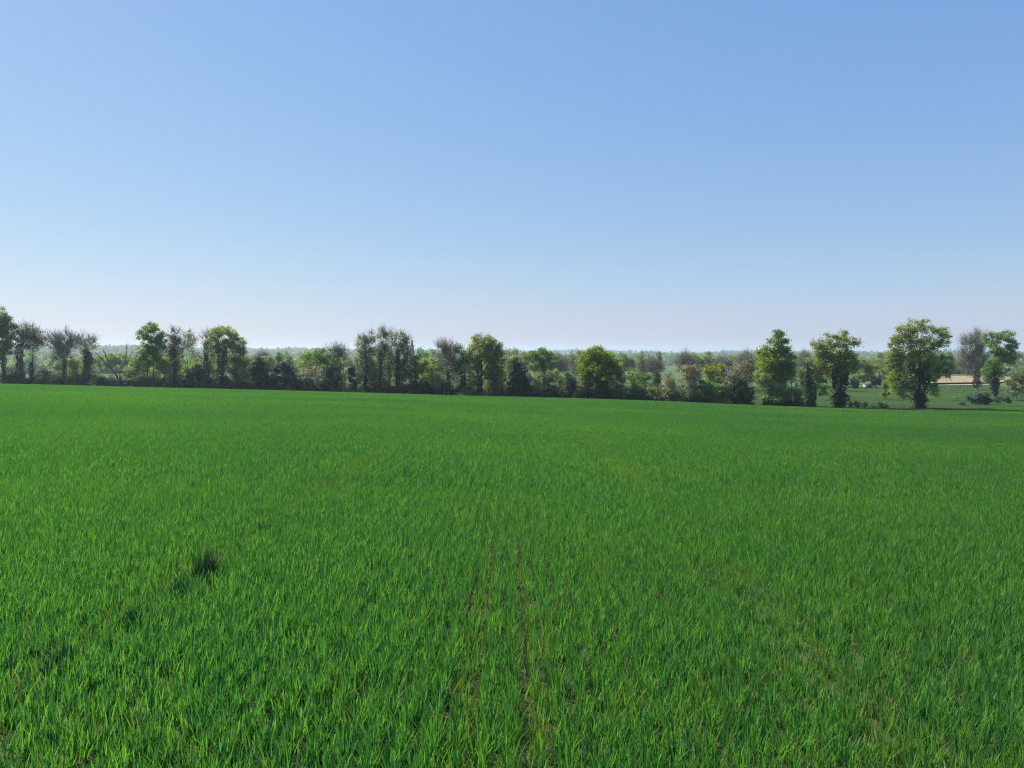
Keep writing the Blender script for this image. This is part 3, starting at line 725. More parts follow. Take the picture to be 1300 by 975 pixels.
# --- dead snag and fallen dead branches
def px_wood(name, label, px, limbs, mat, Y, ivy=None):
    s = Y / F
    bx = (px - 650) * s
    base = np.array([bx, Y, float(ground(bx, Y))])
    root = empty(name, base)
    rng = np.random.default_rng(int(px))
    W = Wood()
    for pts, r0, r1, dy in limbs:
        P = np.array([ray(a, b, Y) - base for a, b in pts])
        P[:, 1] += np.linspace(0, dy, len(P))
        tt = np.linspace(0, len(P) - 1, 3 * len(P))
        Q = np.stack([np.interp(tt, np.arange(len(P)), P[:, k]) for k in range(3)], -1)
        Q[1:] += rng.normal(size=Q[1:].shape) * 0.05
        W.tube(Q, np.linspace(r0, r1, len(Q)), 6, rng)
        n = 14
        i = rng.integers(len(Q) // 3, len(Q), n)
        W.twigs(Q[i], Q[i] + rng.normal(size=(n, 3)) * 0.55 + np.array([0, 0, 0.45]), 0.022, 0.008, rng)
    link('trunk', W.mesh(name + '_wood', mat), root)
    if ivy:
        IV, IT = [], []
        for (a, b, rx, rz) in ivy:
            c = ray(a, b, Y) - base
            n = int(math.pi * rx * rz * s * s * 170)
            h = rng.uniform(-1, 1, n)
            an = rng.uniform(0, 2 * math.pi, n)
            r = rx * s * np.sqrt(np.clip(1 - np.abs(h) ** 2.2, 0, 1)) * rng.uniform(0.5, 1.1, n)
            p = np.stack([c[0] + r * np.cos(an), r * np.sin(an), np.maximum(c[2] + h * rz * s, -0.1)], -1)
            v, f = leaf_quads(p, 0.24, rng)
            IV.append(v); IT.append(np.repeat(np.clip(rng.normal(0.4, 0.2, n), 0, 1), 4))
        v = np.concatenate(IV)
        link('ivy', make_mesh(name + '_ivy', v, np.arange(len(v)).reshape(-1, 4), np.concatenate(IT), [LM('ivy')]), root)
    return tag(root, label, 'tree')
Ys = hedge_depth(1028)
px_wood('broken_snag', 'broken dead snag wrapped in black ivy left of the spreading olive oak', 1029,
        [([(1029, 518), (1027, 490), (1025, 462)], 0.34, 0.09, 0), ([(1027, 485), (1031, 474), (1032, 470)], 0.12, 0.04, 0.3), ([(1026, 470), (1022, 463)], 0.08, 0.03, -0.2)],
        BARK_DEAD, Ys, [(1029, 500, 7, 17), (1027, 480, 4, 13), (1032, 497, 5, 14)])
Yf = hedge_depth(150)
px_wood('fallen_tree', 'collapsed dead tree with bare limbs spread in a V above the hedge', 150,
        [([(150, 489), (147, 476), (139, 466), (128, 457), (118, 447)], 0.24, 0.07, 0.8), ([(145, 473), (140, 462), (136, 452), (134, 444)], 0.15, 0.05, -0.6),
         ([(151, 489), (155, 470), (158, 455), (160, 437)], 0.18, 0.05, 0.4), ([(155, 470), (163, 458), (170, 447)], 0.14, 0.05, -0.5), ([(150, 489), (153, 470), (152, 458)], 0.12, 0.04, 0.2),
         ([(128, 457), (121, 460), (115, 458)], 0.05, 0.02, 0.3)], BARK_DEAD, Yf)

HERO = [(o.location.x, o.location.y, o['label']) for o in COL.objects if o.parent is None and 'label' in o]
def near_name(x, y):
    """short name of the nearest described tree or bush"""
    lab = min(HERO, key=lambda h: (h[0] - x) ** 2 + (h[1] - y) ** 2)[2]
    for cut in (' with ', ' beside ', ' between ', ' at the ', ' of the ', ' under ', ' behind ', ' left ', ' right ', ' in front ', ' rising ', ' standing ', ' leaning ', ' before ', ' below ', ' crowding ', ' squeezed ', ' glowing ', ' filling ', ' in the ', ' on the ', ' above '):
        i = lab.find(cut)
        if i > 8: lab = lab[:i]
    return ' '.join(lab.split()[:10])
# --- bramble bank along the foot of the hedge: every mound an individual, four shapes shared
BANK = []
for k in range(4):
    r = build_tree('bramble_mound', (0, 0, -200), [(-0.7, 0.55, 0.9, 0.8), (0.5, 0.7, 1.0, 0.95), (0.0, 0.4, 1.4, 0.6)], leaf='dark' if k < 3 else 'green', dens=95, lsize=0.19, seed=300 + k,
                   trunks=[(-0.5, 0.03), (0.0, 0.03), (0.6, 0.03)], parts=('stems', 'foliage', 'ivy'), clump=0.42, twig=0.7)
    BANK.append(r)
def kids(o):
    return [c for c in bpy.data.objects if c.parent == o]
BKIDS = [kids(r) for r in BANK]
def copy_thing(root, children, loc, rz, s):
    c = root.copy(); COL.objects.link(c)
    c.location = [float(v) for v in loc]; c.rotation_euler = (0, 0, float(rz))
    c.scale = s if hasattr(s, '__len__') else (s, s, s)
    for ch in children:
        d = ch.copy(); COL.objects.link(d); d.parent = c
    return c
rng = np.random.default_rng(11)
used = [False] * 4
pos = []
p = -8.0
while p < 1030:
    step = rng.uniform(7, 15)
    if not (952 < p < 972):
        hh = 1.35 if p < 180 else (1.15 if p < 420 else 0.95)
        pos.append((p, hh * rng.uniform(0.75, 1.25)))
    p += step
for p, s in pos:
    k = int(rng.integers(4))
    Y = hedge_depth(p) + rng.uniform(-0.3, 0.8)
    x = (p - 650) / F * Y
    loc = (x, Y, float(ground(x, Y)) - 0.05)
    if not used[k]:
        o = BANK[k]; o.location = loc; o.rotation_euler = (0, 0, float(rng.uniform(0, 6.28))); o.scale = (s, s, s); used[k] = True
    else:
        o = copy_thing(BANK[k], BKIDS[k], loc, rng.uniform(0, 6.28), s)
    tag(o, f'low bramble mound at the foot of the {near_name(x, Y)}', 'bramble', 'bramble mounds along the hedge foot')

# --- hedge shrubs filling the line between the trees
SHR = []
for k, (lf, br, h) in enumerate([('dark', 0, 1.0), ('pale', 0.3, 1.15), ('green', 0, 1.1), ('brown', 0.5, 1.1), ('dark', 0, 1.25), ('grey', 0.6, 1.3)]):
    SHR.append((build_tree('hedge_shrub', (0, 0, -200), [(-0.8, 1.3 * h, 1.1, 1.0 * h), (0.7, 1.5 * h, 1.1, 1.1 * h), (0.0, 2.3 * h, 1.0, 0.9 * h), (0.1, 0.8 * h, 1.6, 0.9 * h)], leaf=lf, dens=34 if br < .4 else 20, lsize=0.22,
                seed=340 + k, trunks=[(-0.6, 0.05), (0.0, 0.05), (0.6, 0.05)], parts=('stems', 'foliage', 'ivy'), clump=0.5, twig=0.8, bare=br), lf, br))
SKIDS = [kids(r[0]) for r in SHR]
useds = [False] * len(SHR)
SNAME = {'dark': 'dark evergreen', 'pale': 'pale leafy', 'green': 'mid green', 'brown': 'brownish budding', 'grey': 'greyish half-bare'}
rng = np.random.default_rng(12)
p = -6.0
while p < 950:
    for row in range(2):
        q = p + rng.uniform(-4, 4)
        k = int(rng.choice(6, p=[0.14, 0.28, 0.18, 0.14, 0.10, 0.16]))
        Y = hedge_depth(q) + 1.2 + 2.2 * row + rng.uniform(-0.4, 0.8)
        x = (q - 650) / F * Y
        s = rng.uniform(0.7, 1.05) * (1.0 if q < 420 else 0.88)
        loc = (x, Y, float(ground(x, Y)) - 0.05)
        if not useds[k]:
            o = SHR[k][0]; o.location = loc; o.rotation_euler = (0, 0, float(rng.uniform(0, 6.28))); o.scale = (s, s, s); useds[k] = True
        else:
            o = copy_thing(SHR[k][0], SKIDS[k], loc, rng.uniform(0, 6.28), s)
        nm = SNAME[SHR[k][1]]
        tag(o, f'{nm} hedge shrub by the {near_name(x, Y)}', 'shrub', f'{nm} hedge shrubs')
    p += rng.uniform(9, 14)

# ------------------------------------------------------------------ church spire, shed, fence
def flat_mat(name, c0, c1, scale=3.0, rough=0.85):
    m, n, l, out = new_mat(name)
    nz = position_noise(n, l, scale, 6)
    r = ramp(n, [(0.35, c0), (0.65, c1)])
    l.new(nz.outputs['Fac'], r.inputs[0])
    p = n.new('ShaderNodeBsdfPrincipled'); p.inputs['Roughness'].default_value = rough
    l.new(r.outputs[0], p.inputs['Base Color']); l.new(p.outputs[0], out.inputs['Surface'])
    return m
SLATE = flat_mat('slate', (0.060, 0.058, 0.062), (0.110, 0.100, 0.100))
STONE = flat_mat('church_stone', (0.20, 0.17, 0.14), (0.32, 0.28, 0.23))
CREAM = flat_mat('cream_render', (0.36, 0.33, 0.25), (0.48, 0.44, 0.35))
WOODM = flat_mat('grey_wood', (0.085, 0.072, 0.058), (0.165, 0.145, 0.12), 6)
IRON = flat_mat('iron', (0.05, 0.05, 0.05), (0.09, 0.085, 0.08))

def box(cx, cy, cz, sx, sy, sz):
    s = np.array([[-1, -1, -1], [1, -1, -1], [1, 1, -1], [-1, 1, -1], [-1, -1, 1], [1, -1, 1], [1, 1, 1], [-1, 1, 1]], float) / 2
    v = s * np.array([sx, sy, sz]) + np.array([cx, cy, cz])
    f = np.array([[0, 3, 2, 1], [4, 5, 6, 7], [0, 1, 5, 4], [1, 2, 6, 5], [2, 3, 7, 6], [3, 0, 4, 7]])
    return v, f
def boxes(lst):
    V, Fc, n = [], [], 0
    for b in lst:
        v, f = box(*b); V.append(v); Fc.append(f + n); n += 8
    return np.concatenate(V), np.concatenate(Fc)

Yc = 700.0
tip = ray(523, 426.5, Yc)
gz = float(ground(tip[0], Yc))
H = tip[2] - gz
ch = empty('church_tower', (tip[0], Yc, gz))
tag(ch, 'slender grey church spire rising behind the clump of ivied trees', 'church tower')
th = H - 19.0
v, f = boxes([(0, 0, th / 2 - 0.3, 6.4, 6.4, th + 0.6), (0, 0, th * 0.5, 6.7, 6.7, 0.4), (0, 0, th + 0.15, 6.9, 6.9, 0.5)])
link('tower', make_mesh('tower', v, f, None, (STONE,)), ch)
W = Wood()
W.tube([(0, 0, th + 0.4), (0, 0, th + 2.0), (0, 0, th + 10), (0, 0, H - 1.3)], [3.3, 2.9, 1.5, 0.08], 8)
link('spire', W.mesh('spire', SLATE), ch)
for sx in (-1, 1):
    for sy in (-1, 1):
        W = Wood(); W.tube([(sx * 3.0, sy * 3.0, th + 0.4), (sx * 3.0, sy * 3.0, th + 1.6), (sx * 3.0, sy * 3.0, th + 3.2)], [0.4, 0.34, 0.02], 6)
        link('pinnacle', W.mesh('pinnacle', STONE), ch)
for sx in (-1, 1):
    v, f = boxes([(sx * 1.35, -3.22, th - 2.6 + 0.42 * k, 0.95, 0.16, 0.2) for k in range(8)])
    link('louvre', make_mesh('louvre', v, f, None, (SLATE,)), ch)
v, f = boxes([(0, 0, H - 0.75, 0.12, 0.12, 1.5), (0, 0, H - 0.5, 0.7, 0.1, 0.12)])
link('cross', make_mesh('cross', v, f, None, (IRON,)), ch)

Yh = 217.0
p0 = ray(1102, 493.5, Yh)
gz = float(ground(p0[0], Yh))
sh = empty('shed', (p0[0], Yh, gz)); sh.scale = (0.75, 0.75, 0.75)
tag(sh, 'small pale shed under the olive-green trees beyond the pasture', 'shed')
v, f = boxes([(-0.9, -0.9, 0.7, 1.0, 0.12, 1.5), (1.15, -0.9, 0.7, 0.5, 0.12, 1.5), (-1.34, 0, 0.75, 0.12, 1.8, 1.6), (1.34, 0, 0.75, 0.12, 1.8, 1.6), (0, 0.94, 0.8, 2.8, 0.12, 1.7), (0.25, -0.897, 1.33, 1.28, 0.11, 0.24)])
link('wall', make_mesh('shed_wall', v, f, None, (CREAM,)), sh)
v = np.array([[-1.6, -1.25, 1.42], [1.6, -1.25, 1.42], [1.6, 1.2, 1.80], [-1.6, 1.2, 1.80], [-1.6, -1.25, 1.52], [1.6, -1.25, 1.52], [1.6, 1.2, 1.90], [-1.6, 1.2, 1.90]])
link('roof', make_mesh('shed_roof', v, box(0, 0, 0, 1, 1, 1)[1], None, (SLATE,)), sh)
v, f = box(0.25, -0.86, 0.58, 1.25, 0.05, 1.24)
link('door', make_mesh('shed_door', v, f, None, (WOODM,)), sh)

fx0, fx1, Yq = 96.0, 152.0, 188.0
fe = empty('wire_fence', (fx0, Yq, float(ground(fx0, Yq))))
tag(fe, 'weathered post and wire fence along the far side of the pasture', 'fence')
fb = np.array([fx0, Yq, float(ground(fx0, Yq))])
pme = make_mesh('fence_post', *box(0, 0, 0.55, 0.16, 0.16, 1.7), None, (WOODM,))
W = [Wood() for _ in range(3)]
xs = np.arange(fx0, fx1, 3.6)
for i, x in enumerate(xs):
    q = np.array([x, Yq, float(ground(x, Yq))]) - fb
    o = link('post', pme, fe, q)
    o.rotation_euler = (float(RNG.normal(0, .04)), float(RNG.normal(0, .04)), float(RNG.uniform(0, 1)))
for k, h in enumerate((0.45, 0.85, 1.2)):
    P = np.array([[x, Yq - 0.09, float(ground(x, Yq)) + h] for x in xs]) - fb
    W[k].tube(P, np.full(len(P), 0.012), 4)
    link('wire', W[k].mesh('wire', IRON), fe)

# ------------------------------------------------------------------ valley trees: individuals near, one mass beyond
def proto_lobes(kind, rng, h):
    if kind == 'round':
        L = [(rng.normal() * 0.5, 0.80 * h, 0.22 * h, 0.17 * h)]
        for k in range(5):
            a = k * 1.3 + rng.uniform(-.3, .3)
            L.append((math.sin(a) * 0.22 * h, (0.45 + 0.25 * rng.random()) * h, 0.22 * h, 0.19 * h))
        return L
    if kind == 'tall':
        return [(rng.normal() * 0.3, (0.30 + 0.62 * t) * h, (0.17 - 0.06 * t) * h, 0.16 * h) for t in np.linspace(0, 1, 5)]
    return [(-0.3 * h, 0.4 * h, 0.32 * h, 0.32 * h), (0.28 * h, 0.42 * h, 0.32 * h, 0.34 * h), (0, 0.6 * h, 0.36 * h, 0.34 * h), (0.05, 0.3 * h, 0.5 * h, 0.28 * h)]
PK = [('round', 'green', 11, 0), ('round', 'olive', 12, 0), ('round', 'bright', 10, 0), ('tall', 'grey', 13, 0.6), ('tall', 'green', 14, 0), ('mound', 'dark', 5.5, 0), ('mound', 'pale', 6, 0),
      ('round', 'mauve', 10, 0.9), ('round', 'yellow', 9, 0), ('mound', 'blossom', 5, 0.4)]
PLAB = {'green': 'mid green', 'olive': 'olive', 'bright': 'fresh green', 'grey': 'grey half-leafed', 'dark': 'dark', 'pale': 'pale green', 'mauve': 'bare brownish', 'yellow': 'yellow-green', 'blossom': 'white-blossoming'}
PROTO = []
for i, (kd, lf, h, br) in enumerate(PK):
    rr = np.random.default_rng(900 + i)
    PROTO.append(build_tree('valley_tree' if kd != 'mound' else 'valley_bush', (0, 0, -500), proto_lobes(kd, rr, h), leaf=lf, dens=26 if br < 0.5 else 10, lsize=0.42, trunk=0.3 if kd != 'mound' else 0.1, seed=900 + i, bare=br, clump=1.1, twig=1.3, depth=1.0,
                            parts=('trunk', 'crown', 'ivy') if kd != 'mound' else ('stems', 'foliage', 'ivy')))
PKIDS = [kids(r) for r in PROTO]
rng = np.random.default_rng(21)
spots = []
def gap(x, y):
    """open meadows that stay free of trees"""
    u = x / y * F + 650
    if 834 < u < 866 and 480 < y < 1150: return True
    if y < 352 and u > 1060: return True
    if y < 300 and 112 < u < 172: return True
    return False
tries = 0
# scattered rows of hedge trees running mostly across the view
while len(spots) < 290 and tries < 4000:
    tries += 1
    y0 = math.exp(rng.uniform(math.log(185), math.log(820)))
    u0 = rng.uniform(-0.72, 0.72)
    x0 = u0 * y0
    ang = rng.normal(0, 0.5)
    n = int(rng.integers(2, 8))
    for k in range(n):
        x = x0 + math.cos(ang) * k * rng.uniform(7, 12); y = y0 + math.sin(ang) * k * 9
        if abs(x / y) > 0.74 or gap(x, y) or y < 180: continue
        if any((x - a) ** 2 + (y - b) ** 2 < 36 for a, b in spots): continue
        if abs(x / y - tip[0] / Yc) < 0.012 and y < Yc + 9: continue
        spots.append((x, y))
spots = spots[:290]
usedp = [False] * len(PROTO)
wts = np.array([5, 4, 3, 2, 2, 3, 3, 2.5, 2, 1.2]); wts /= wts.sum()
for x, y in spots:
    k = int(rng.choice(len(PROTO), p=wts))
    s = rng.uniform(0.7, 1.15)
    if y < 330: s *= 0.85
    g = float(ground(x, y))
    s = min(s, 0.92 * (CAMZ - g) / PK[k][2])
    loc = (x, y, g - 0.1)
    sc3 = (s * rng.uniform(0.85, 1.2), s * rng.uniform(0.85, 1.2), s)
    sc3 = tuple(float(q) for q in sc3)
    if not usedp[k]:
        o = PROTO[k]; o.location = [float(q) for q in loc]; o.rotation_euler = (0, 0, float(rng.uniform(0, 6.28))); o.scale = sc3; usedp[k] = True
    else:
        o = copy_thing(PROTO[k], PKIDS[k], loc, rng.uniform(0, 6.28), sc3)
    kd, lf = PK[k][0], PK[k][1]
    noun = {'round': 'round-crowned tree', 'tall': 'tall narrow tree', 'mound': 'spreading bush'}[kd]
    where = 'on the near valley slope behind the hedge line' if y < 380 else 'far down in the valley behind the hedge line'
    tag(o, f'{PLAB[lf]} {noun} {where}', 'tree' if kd != 'mound' else 'bush', f'{PLAB[lf]} {noun} kind, ' + ('near slope' if y < 380 else 'valley floor'))

# instancing by geometry nodes, only for stuff
def instancer(name, pts, var, rot, scl, protos, kind_label, cat):
    """one object whose points carry a variant index, a z-rotation and a scale"""
    coll = bpy.data.collections.new(name + '_variants')
    for i, me in enumerate(protos):
        o = bpy.data.objects.new(f'{name}_variant_{i:02d}', me)
        coll.objects.link(o)
    me = bpy.data.meshes.new(name)
    n = len(pts)
    me.vertices.add(n)
    me.vertices.foreach_set('co', np.asarray(pts, np.float32).ravel())
    a = me.attributes.new('var', 'INT', 'POINT'); a.data.foreach_set('value', np.asarray(var, np.int32))
    a = me.attributes.new('rot', 'FLOAT_VECTOR', 'POINT'); a.data.foreach_set('vector', np.asarray(rot, np.float32).ravel())
    a = me.attributes.new('scl', 'FLOAT_VECTOR', 'POINT'); a.data.foreach_set('vector', np.asarray(scl, np.float32).ravel())
    o = link(name, me)
    ng = bpy.data.node_groups.new(name + '_nodes', 'GeometryNodeTree')
    ng.interface.new_socket('Geometry', in_out='INPUT', socket_type='NodeSocketGeometry')
    ng.interface.new_socket('Geometry', in_out='OUTPUT', socket_type='NodeSocketGeometry')
    N, L = ng.nodes, ng.links
    gi, go = N.new('NodeGroupInput'), N.new('NodeGroupOutput')
    ci = N.new('GeometryNodeCollectionInfo')
    ci.inputs['Collection'].default_value = coll
    ci.inputs['Separate Children'].default_value = True
    ci.inputs['Reset Children'].default_value = True
    iop = N.new('GeometryNodeInstanceOnPoints')
    iop.inputs['Pick Instance'].default_value = True
    def attr(nm, ty):
        q = N.new('GeometryNodeInputNamedAttribute'); q.data_type = ty
        q.inputs['Name'].default_value = nm
        return q.outputs['Attribute']
    e2r = N.new('FunctionNodeEulerToRotation')
    L.new(attr('rot', 'FLOAT_VECTOR'), e2r.inputs[0])
    L.new(gi.outputs[0], iop.inputs['Points'])
    L.new(ci.outputs[0], iop.inputs['Instance'])
    L.new(attr('var', 'INT'), iop.inputs['Instance Index'])
    L.new(e2r.outputs[0], iop.inputs['Rotation'])
    L.new(attr('scl', 'FLOAT_VECTOR'), iop.inputs['Scale'])
    L.new(iop.outputs[0], go.inputs[0])
    md = o.modifiers.new('scatter', 'NODES'); md.node_group = ng
    return tag(o, kind_label, cat, kind='stuff')

# far woodland
FARP = []
for i, (kd, lf, h, br) in enumerate(PK[:9]):
    rr = np.random.default_rng(1300 + i)
    root = build_tree('tmp', (0, 0, 0), proto_lobes(kd, rr, h), leaf=lf, dens=5 if br < .5 else 3.5, lsize=1.0, trunk=0.3, seed=1300 + i, clump=1.8, twig=0.9, bare=br * 0.4, depth=1.0)
    cs = kids(root)
    crown = [c for c in cs if c.name.startswith('crown')][0].data
    FARP.append(crown)
    for c in cs: bpy.data.objects.remove(c)
    bpy.data.objects.remove(root)
rng = np.random.default_rng(33)
P = []
while len(P) < 14000:
    y0 = math.exp(rng.uniform(math.log(480), math.log(4600)))
    x0 = rng.uniform(-0.78, 0.78) * y0
    ang = rng.normal(0, 0.45)
    wood = rng.random() < 0.22
    n = int(rng.integers(12, 60)) if not wood else int(rng.integers(60, 160))
    for k in range(n):
        if wood:
            x, y = x0 + rng.normal() * 70, y0 + rng.normal() * 35
        else:
            x, y = x0 + math.cos(ang) * (k - n / 2) * 9 + rng.normal() * 2, y0 + math.sin(ang) * (k - n / 2) * 9 + rng.normal() * 2
        if y < 460 or gap(x, y) or abs(x) > 0.82 * y or (abs(x / y - tip[0] / Yc) < 0.012 and y < Yc + 30): continue
        P.append((x, y))
P = np.array(P)
n = len(P)
z = ground(P[:, 0], P[:, 1]) - 0.2
s = rng.uniform(0.65, 1.2, n)
instancer('distant_woodland', np.column_stack([P, z]), rng.choice(9, n, p=np.array([5, 4, 2, 2, 2, 4, 3, 3, 1.0]) / 26), np.column_stack([np.zeros(n), np.zeros(n), rng.uniform(0, 6.28, n)]),
          np.column_stack([s * rng.uniform(0.9, 1.4, n), s * rng.uniform(0.9, 1.4, n), s]), FARP, 'hazy blue-green woods and hedgerows covering the far side of the valley', 'woodland')

# ------------------------------------------------------------------ wheat
def blades(cx, cy, h, w, lean, az, rng, seg=3, tint=None, z0=-0.03, curl=1.0):
    """tapering bent grass blades; one strip each"""
    n = len(cx)
    t = np.linspace(0, 1, seg + 1)
    dirx, diry = np.cos(az), np.sin(az)
    face = az + math.pi / 2 + rng.normal(0, 0.5, n)
    fx, fy = np.cos(face), np.sin(face)
    V = []
    for k in range(seg + 1):
        tk = t[k]
        out = lean * h * (0.35 * tk + 0.65 * tk ** 2.2 * curl)
        zz = h * tk * (1 - 0.30 * np.minimum(lean, 1.2) * tk)
        wk = w * (0.75 + 0.5 * tk - 1.2 * tk ** 3) * 0.5
        wk = np.maximum(wk, w * 0.03)
        px, py = cx + dirx * out, cy + diry * out
        V.append(np.stack([px - fx * wk, py - fy * wk, z0 + zz], -1))
        V.append(np.stack([px + fx * wk, py + fy * wk, z0 + zz], -1))
    v = np.stack(V, 1).reshape(-1, 3)
    m = 2 * (seg + 1)
    f = (np.arange(n)[:, None, None] * m + np.array([[2 * k, 2 * k + 1, 2 * k + 3, 2 * k + 2] for k in range(seg)])[None]).reshape(-1, 4)
    if tint is None: tint = np.clip(rng.normal(0.45, 0.2, n), 0, 0.95)
    return v, f, np.repeat(tint, m)

def plant(seed, mat, hmul=1.0, n=6):
    rng = np.random.default_rng(seed)
    k = n + int(rng.integers(-2, 3))
    base = rng.normal(0, 0.016, (k, 2))
    h = rng.uniform(0.09, 0.175, k) * hmul
    lean = np.abs(rng.normal(0.21, 0.17, k)) + 0.04
    tint = np.clip(rng.normal(0.48, 0.26) + rng.normal(0, 0.20, k), 0, 0.94)
    if rng.random() < 0.14: tint[0] = 1.0; lean[0] = 1.2; h[0] *= 0.6
    v, f, t = blades(base[:, 0], base[:, 1], h, rng.uniform(0.0055, 0.0100, k), lean, rng.uniform(0, 6.28, k), rng, 4, tint)
    return make_mesh('wheat_plant', v, f, t, (mat,))

def patch(seed, mat, size, per_m2, blade, seg, w, hlo=0.09, hhi=0.175, rows=True):
    rng = np.random.default_rng(seed)
    n = int(per_m2 * size * size)
    x = rng.uniform(-size / 2, size / 2, n); y = rng.uniform(-size / 2, size / 2, n)
    if rows: x = np.round(x / 0.125) * 0.125 + rng.normal(0, 0.028, n)
    own = np.repeat(np.arange(n), blade)
    k = len(own)
    h = rng.uniform(hlo, hhi, k) * rng.uniform(0.85, 1.15, n)[own]
    lean = np.abs(rng.normal(0.21, 0.17, k)) + 0.04
    tint = np.clip(rng.normal(0.46, 0.24, n)[own] + rng.normal(0, 0.2, k), 0, 0.94)
    pale = rng.random(k) < 0.004
    tint[pale] = 1.0; lean[pale] = 1.1; h[pale] *= 0.7
    v, f, t = blades(x[own] + rng.normal(0, .016, k), y[own] + rng.normal(0, .016, k), h, rng.uniform(0.75, 1.25, k) * w, lean, rng.uniform(0, 6.28, k), rng, seg, tint)
    return make_mesh('wheat_patch', v, f, t, (mat,))

NV = 18
YELLOWED = grass_mat('yellowed_wheat_leaf', [(0, (0.075, 0.150, 0.030)), (0.5, (0.130, 0.230, 0.034)), (0.94, (0.200, 0.260, 0.045)), (1, (0.36, 0.34, 0.22))], (1.1, 1.0, 0.9), 0.45, (1.2, 1.4, 0.6))
protos = [plant(500 + i, WHEAT if i < 14 else YELLOWED, 1.0 if i < 14 else 0.9) for i in range(NV)]
protos += [patch(600 + i, WHEAT, 1.06, 340, 5, 3, 0.0098) for i in range(6)]
protos += [patch(650 + i, WHEAT, 3.2, 150, 3, 2, 0.029) for i in range(5)]
def tracks(x, y):
    """how thin the crop stands: wheel marks and a missed drill row"""
    a = np.exp(-((x + 2.57 + 0.027 * y) / 0.17) ** 2) * 0.20
    b = np.exp(-((x - 1.75 - 0.032 * y) / 0.20) ** 2) * 0.16
    c = np.exp(-((x - 0.10) / 0.07) ** 2) * 0.32 + np.exp(-((x + 0.22) / 0.06) ** 2) * 0.26
    c = c * (1 - smooth(5, 12, y))
    return np.clip(a + b + c, 0, 0.93)
NEAR, MID = 12.0, 46.0
rng = np.random.default_rng(77)
# near plants in drill rows
n = 178000
x = rng.uniform(-11.4, 11.4, n); y = rng.uniform(0.6, NEAR, n)
ok = np.abs(x) < 0.72 * y + 2.6
x, y = x[ok], y[ok]
x = np.round(x / 0.125) * 0.125 + rng.normal(0, 0.022, len(x))
th = tracks(x, y)
patchy = 0.12 * (np.sin(x * 1.7 + 0.6 * y) * np.sin(y * 1.3 - x * 0.4))
ok = rng.random(len(x)) > np.clip(th + patchy, 0, 1)
x, y, th = x[ok], y[ok], th[ok]
n0 = len(x)
sz = rng.uniform(0.82, 1.15, n0) * (1 - 0.35 * th) * (1 + 0.10 * np.sin(x * 0.9 + y * 0.5))
pts = [np.column_stack([x, y, ground(x, y)])]
var = [np.where(rng.random(n0) < 0.02 + 2.2 * th, rng.integers(14, NV, n0), rng.integers(0, 14, n0))]
rot = [np.column_stack([rng.normal(0, .06, n0), rng.normal(0, .06, n0), rng.uniform(0, 6.28, n0)])]
scl = [np.column_stack([sz, sz, sz])]
# the wheel marks run on through the farther crop as yellower plants
m = 7600
ty = NEAR + (62 - NEAR) * rng.random(m) ** 1.5
side = rng.integers(0, 2, m)
tx = np.where(side == 0, -2.57 - 0.027 * ty, 1.75 + 0.032 * ty) + rng.normal(0, 0.16, m)
pts.append(np.column_stack([tx, ty, ground(tx, ty)])); var.append(rng.integers(14, NV, m))
rot.append(np.column_stack([np.zeros(m), np.zeros(m), rng.uniform(0, 6.28, m)])); scl.append(np.full((m, 3), 1.1))
def grid(step, y0, y1, v0, nv, region, hs=1.0):
    gy = np.arange(y0, y1, step)
    gx = np.arange(-140, 140, step)
    X, Y = np.meshgrid(gx, gy)
    X, Y = X.ravel(), Y.ravel()
    ok = region(X, Y)
    X, Y = X[ok], Y[ok]
    n = len(X)
    slope_x = (ground(X + 0.5, Y) - ground(X - 0.5, Y)); slope_y = (ground(X, Y + 0.5) - ground(X, Y - 0.5))
    pts.append(np.column_stack([X, Y, ground(X, Y)]))
    var.append(rng.integers(v0, v0 + nv, n))
    flip = rng.integers(0, 2, n) * math.pi
    sgn = np.where(flip > 1, -1, 1)
    rot.append(np.column_stack([np.arctan(slope_y) * sgn, -np.arctan(slope_x) * sgn, flip]))
    h = rng.uniform(0.92, 1.08, n) * hs
    scl.append(np.column_stack([np.ones(n), np.ones(n), h]))
inwheat = lambda X, Y, m: (Y < edge_y(X) - m - 4.5 * smooth(20, 50, X)) & (np.abs(X) < 0.74 * Y + 5)
grid(1.0, NEAR + 0.5, MID, NV, 6, lambda X, Y: inwheat(X, Y, 1))
grid(3.0, MID + 1.0, 200, NV + 6, 5, lambda X, Y: inwheat(X, Y, 1.0))
instancer('wheat_crop', np.concatenate(pts), np.concatenate(var), np.concatenate(rot), np.concatenate(scl), protos, 'young green wheat covering the whole sloping field', 'wheat')

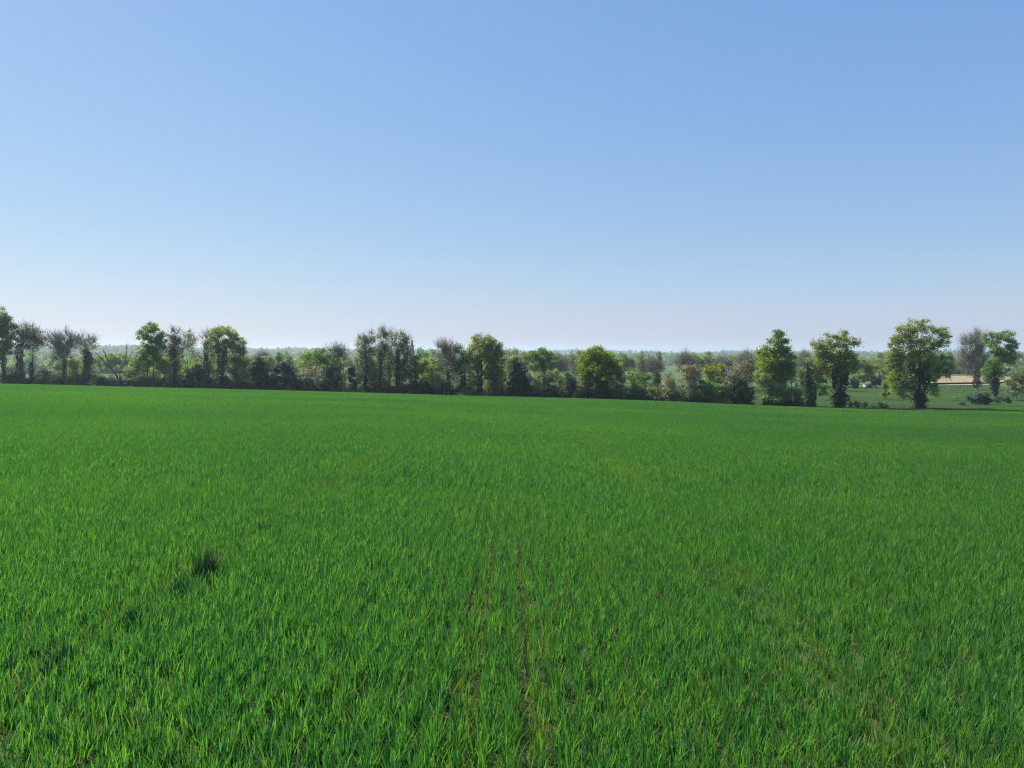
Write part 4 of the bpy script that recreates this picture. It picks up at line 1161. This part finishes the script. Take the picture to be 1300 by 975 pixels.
# rough grass of the pasture and field margin
pts, var, rot, scl = [], [], [], []
mp = [patch(700 + i, MEADOW, 3.4, 80, 3, 2, 0.034, 0.10, 0.30, False) for i in range(4)]
grid(3.0, 100, 232, 0, 4, lambda X, Y: (Y > edge_y(X) + 0.2 - 4.5 * smooth(20, 50, X)) & (X > 18) & (X < 0.75 * Y + 4) & (Y < 227), 0.5)
grid(3.0, 100, 190, 0, 4, lambda X, Y: (Y > edge_y(X) - 0.5) & (Y < edge_y(X) + 9) & (X <= 18) & (X > -0.75 * Y))
instancer('rough_grass', np.concatenate(pts), np.concatenate(var), np.concatenate(rot), np.concatenate(scl), mp, 'rough pale pasture grass beyond the wheat', 'grass')

# dark tufts standing in the left wheel mark
for i, (a, b, r, h) in enumerate([(256, 740, 0.070, 1.40), (330, 682, 0.07, 0.85), (224, 762, 0.065, 0.90), (160, 802, 0.06, 0.80), (66, 854, 0.055, 0.78)]):
    d = CAMZ / ((b - HORIZON) / F - 0.0462 - 0.0258 * (a - 650) / F)
    X = (a - 650) / F * d
    rr = np.random.default_rng(1700 + i)
    n = int(480 * r / 0.15)
    ang, rad = rr.uniform(0, 6.28, n), r * np.sqrt(rr.random(n))
    v, f, t = blades(np.cos(ang) * rad, np.sin(ang) * rad * 2.6, rr.uniform(0.14, 0.26, n) * h * (1.1 - 0.5 * rad / r), rr.uniform(0.007, 0.014, n), np.abs(rr.normal(0.25, 0.2, n)), rr.uniform(0, 6.28, n), rr, 4)
    o = link('grass_tuft', make_mesh('grass_tuft', v, f, t, (DARKGRASS,)), None, (X, d, float(ground(X, d))))
    if i == 0:
        tag(o, 'darkest dense grass tuft standing in the wheel mark through the wheat', 'grass tuft')
    else:
        tag(o, 'small dark grass tuft in the same wheel mark as the darkest one', 'grass tuft', 'small dark tufts in the wheel mark')

# ------------------------------------------------------------------ haze: even air over the whole valley
def build_haze():
    top, bot = 48.0, -45.0
    v, f = box(0, 0, (top + bot) / 2, 19000, 19000, top - bot)
    m, n, l, out = new_mat('haze')
    pv = n.new('ShaderNodeVolumePrincipled')
    pv.inputs['Color'].default_value = (0.78, 0.87, 1.0, 1)
    pv.inputs['Density'].default_value = HAZE_DENSITY
    pv.inputs['Anisotropy'].default_value = 0.3
    l.new(pv.outputs[0], out.inputs['Volume'])
    me = make_mesh('haze', v, f, None, (m,))
    tag(link('haze', me), 'pale even haze lying in the air over the valley', 'haze', kind='stuff')
build_haze()
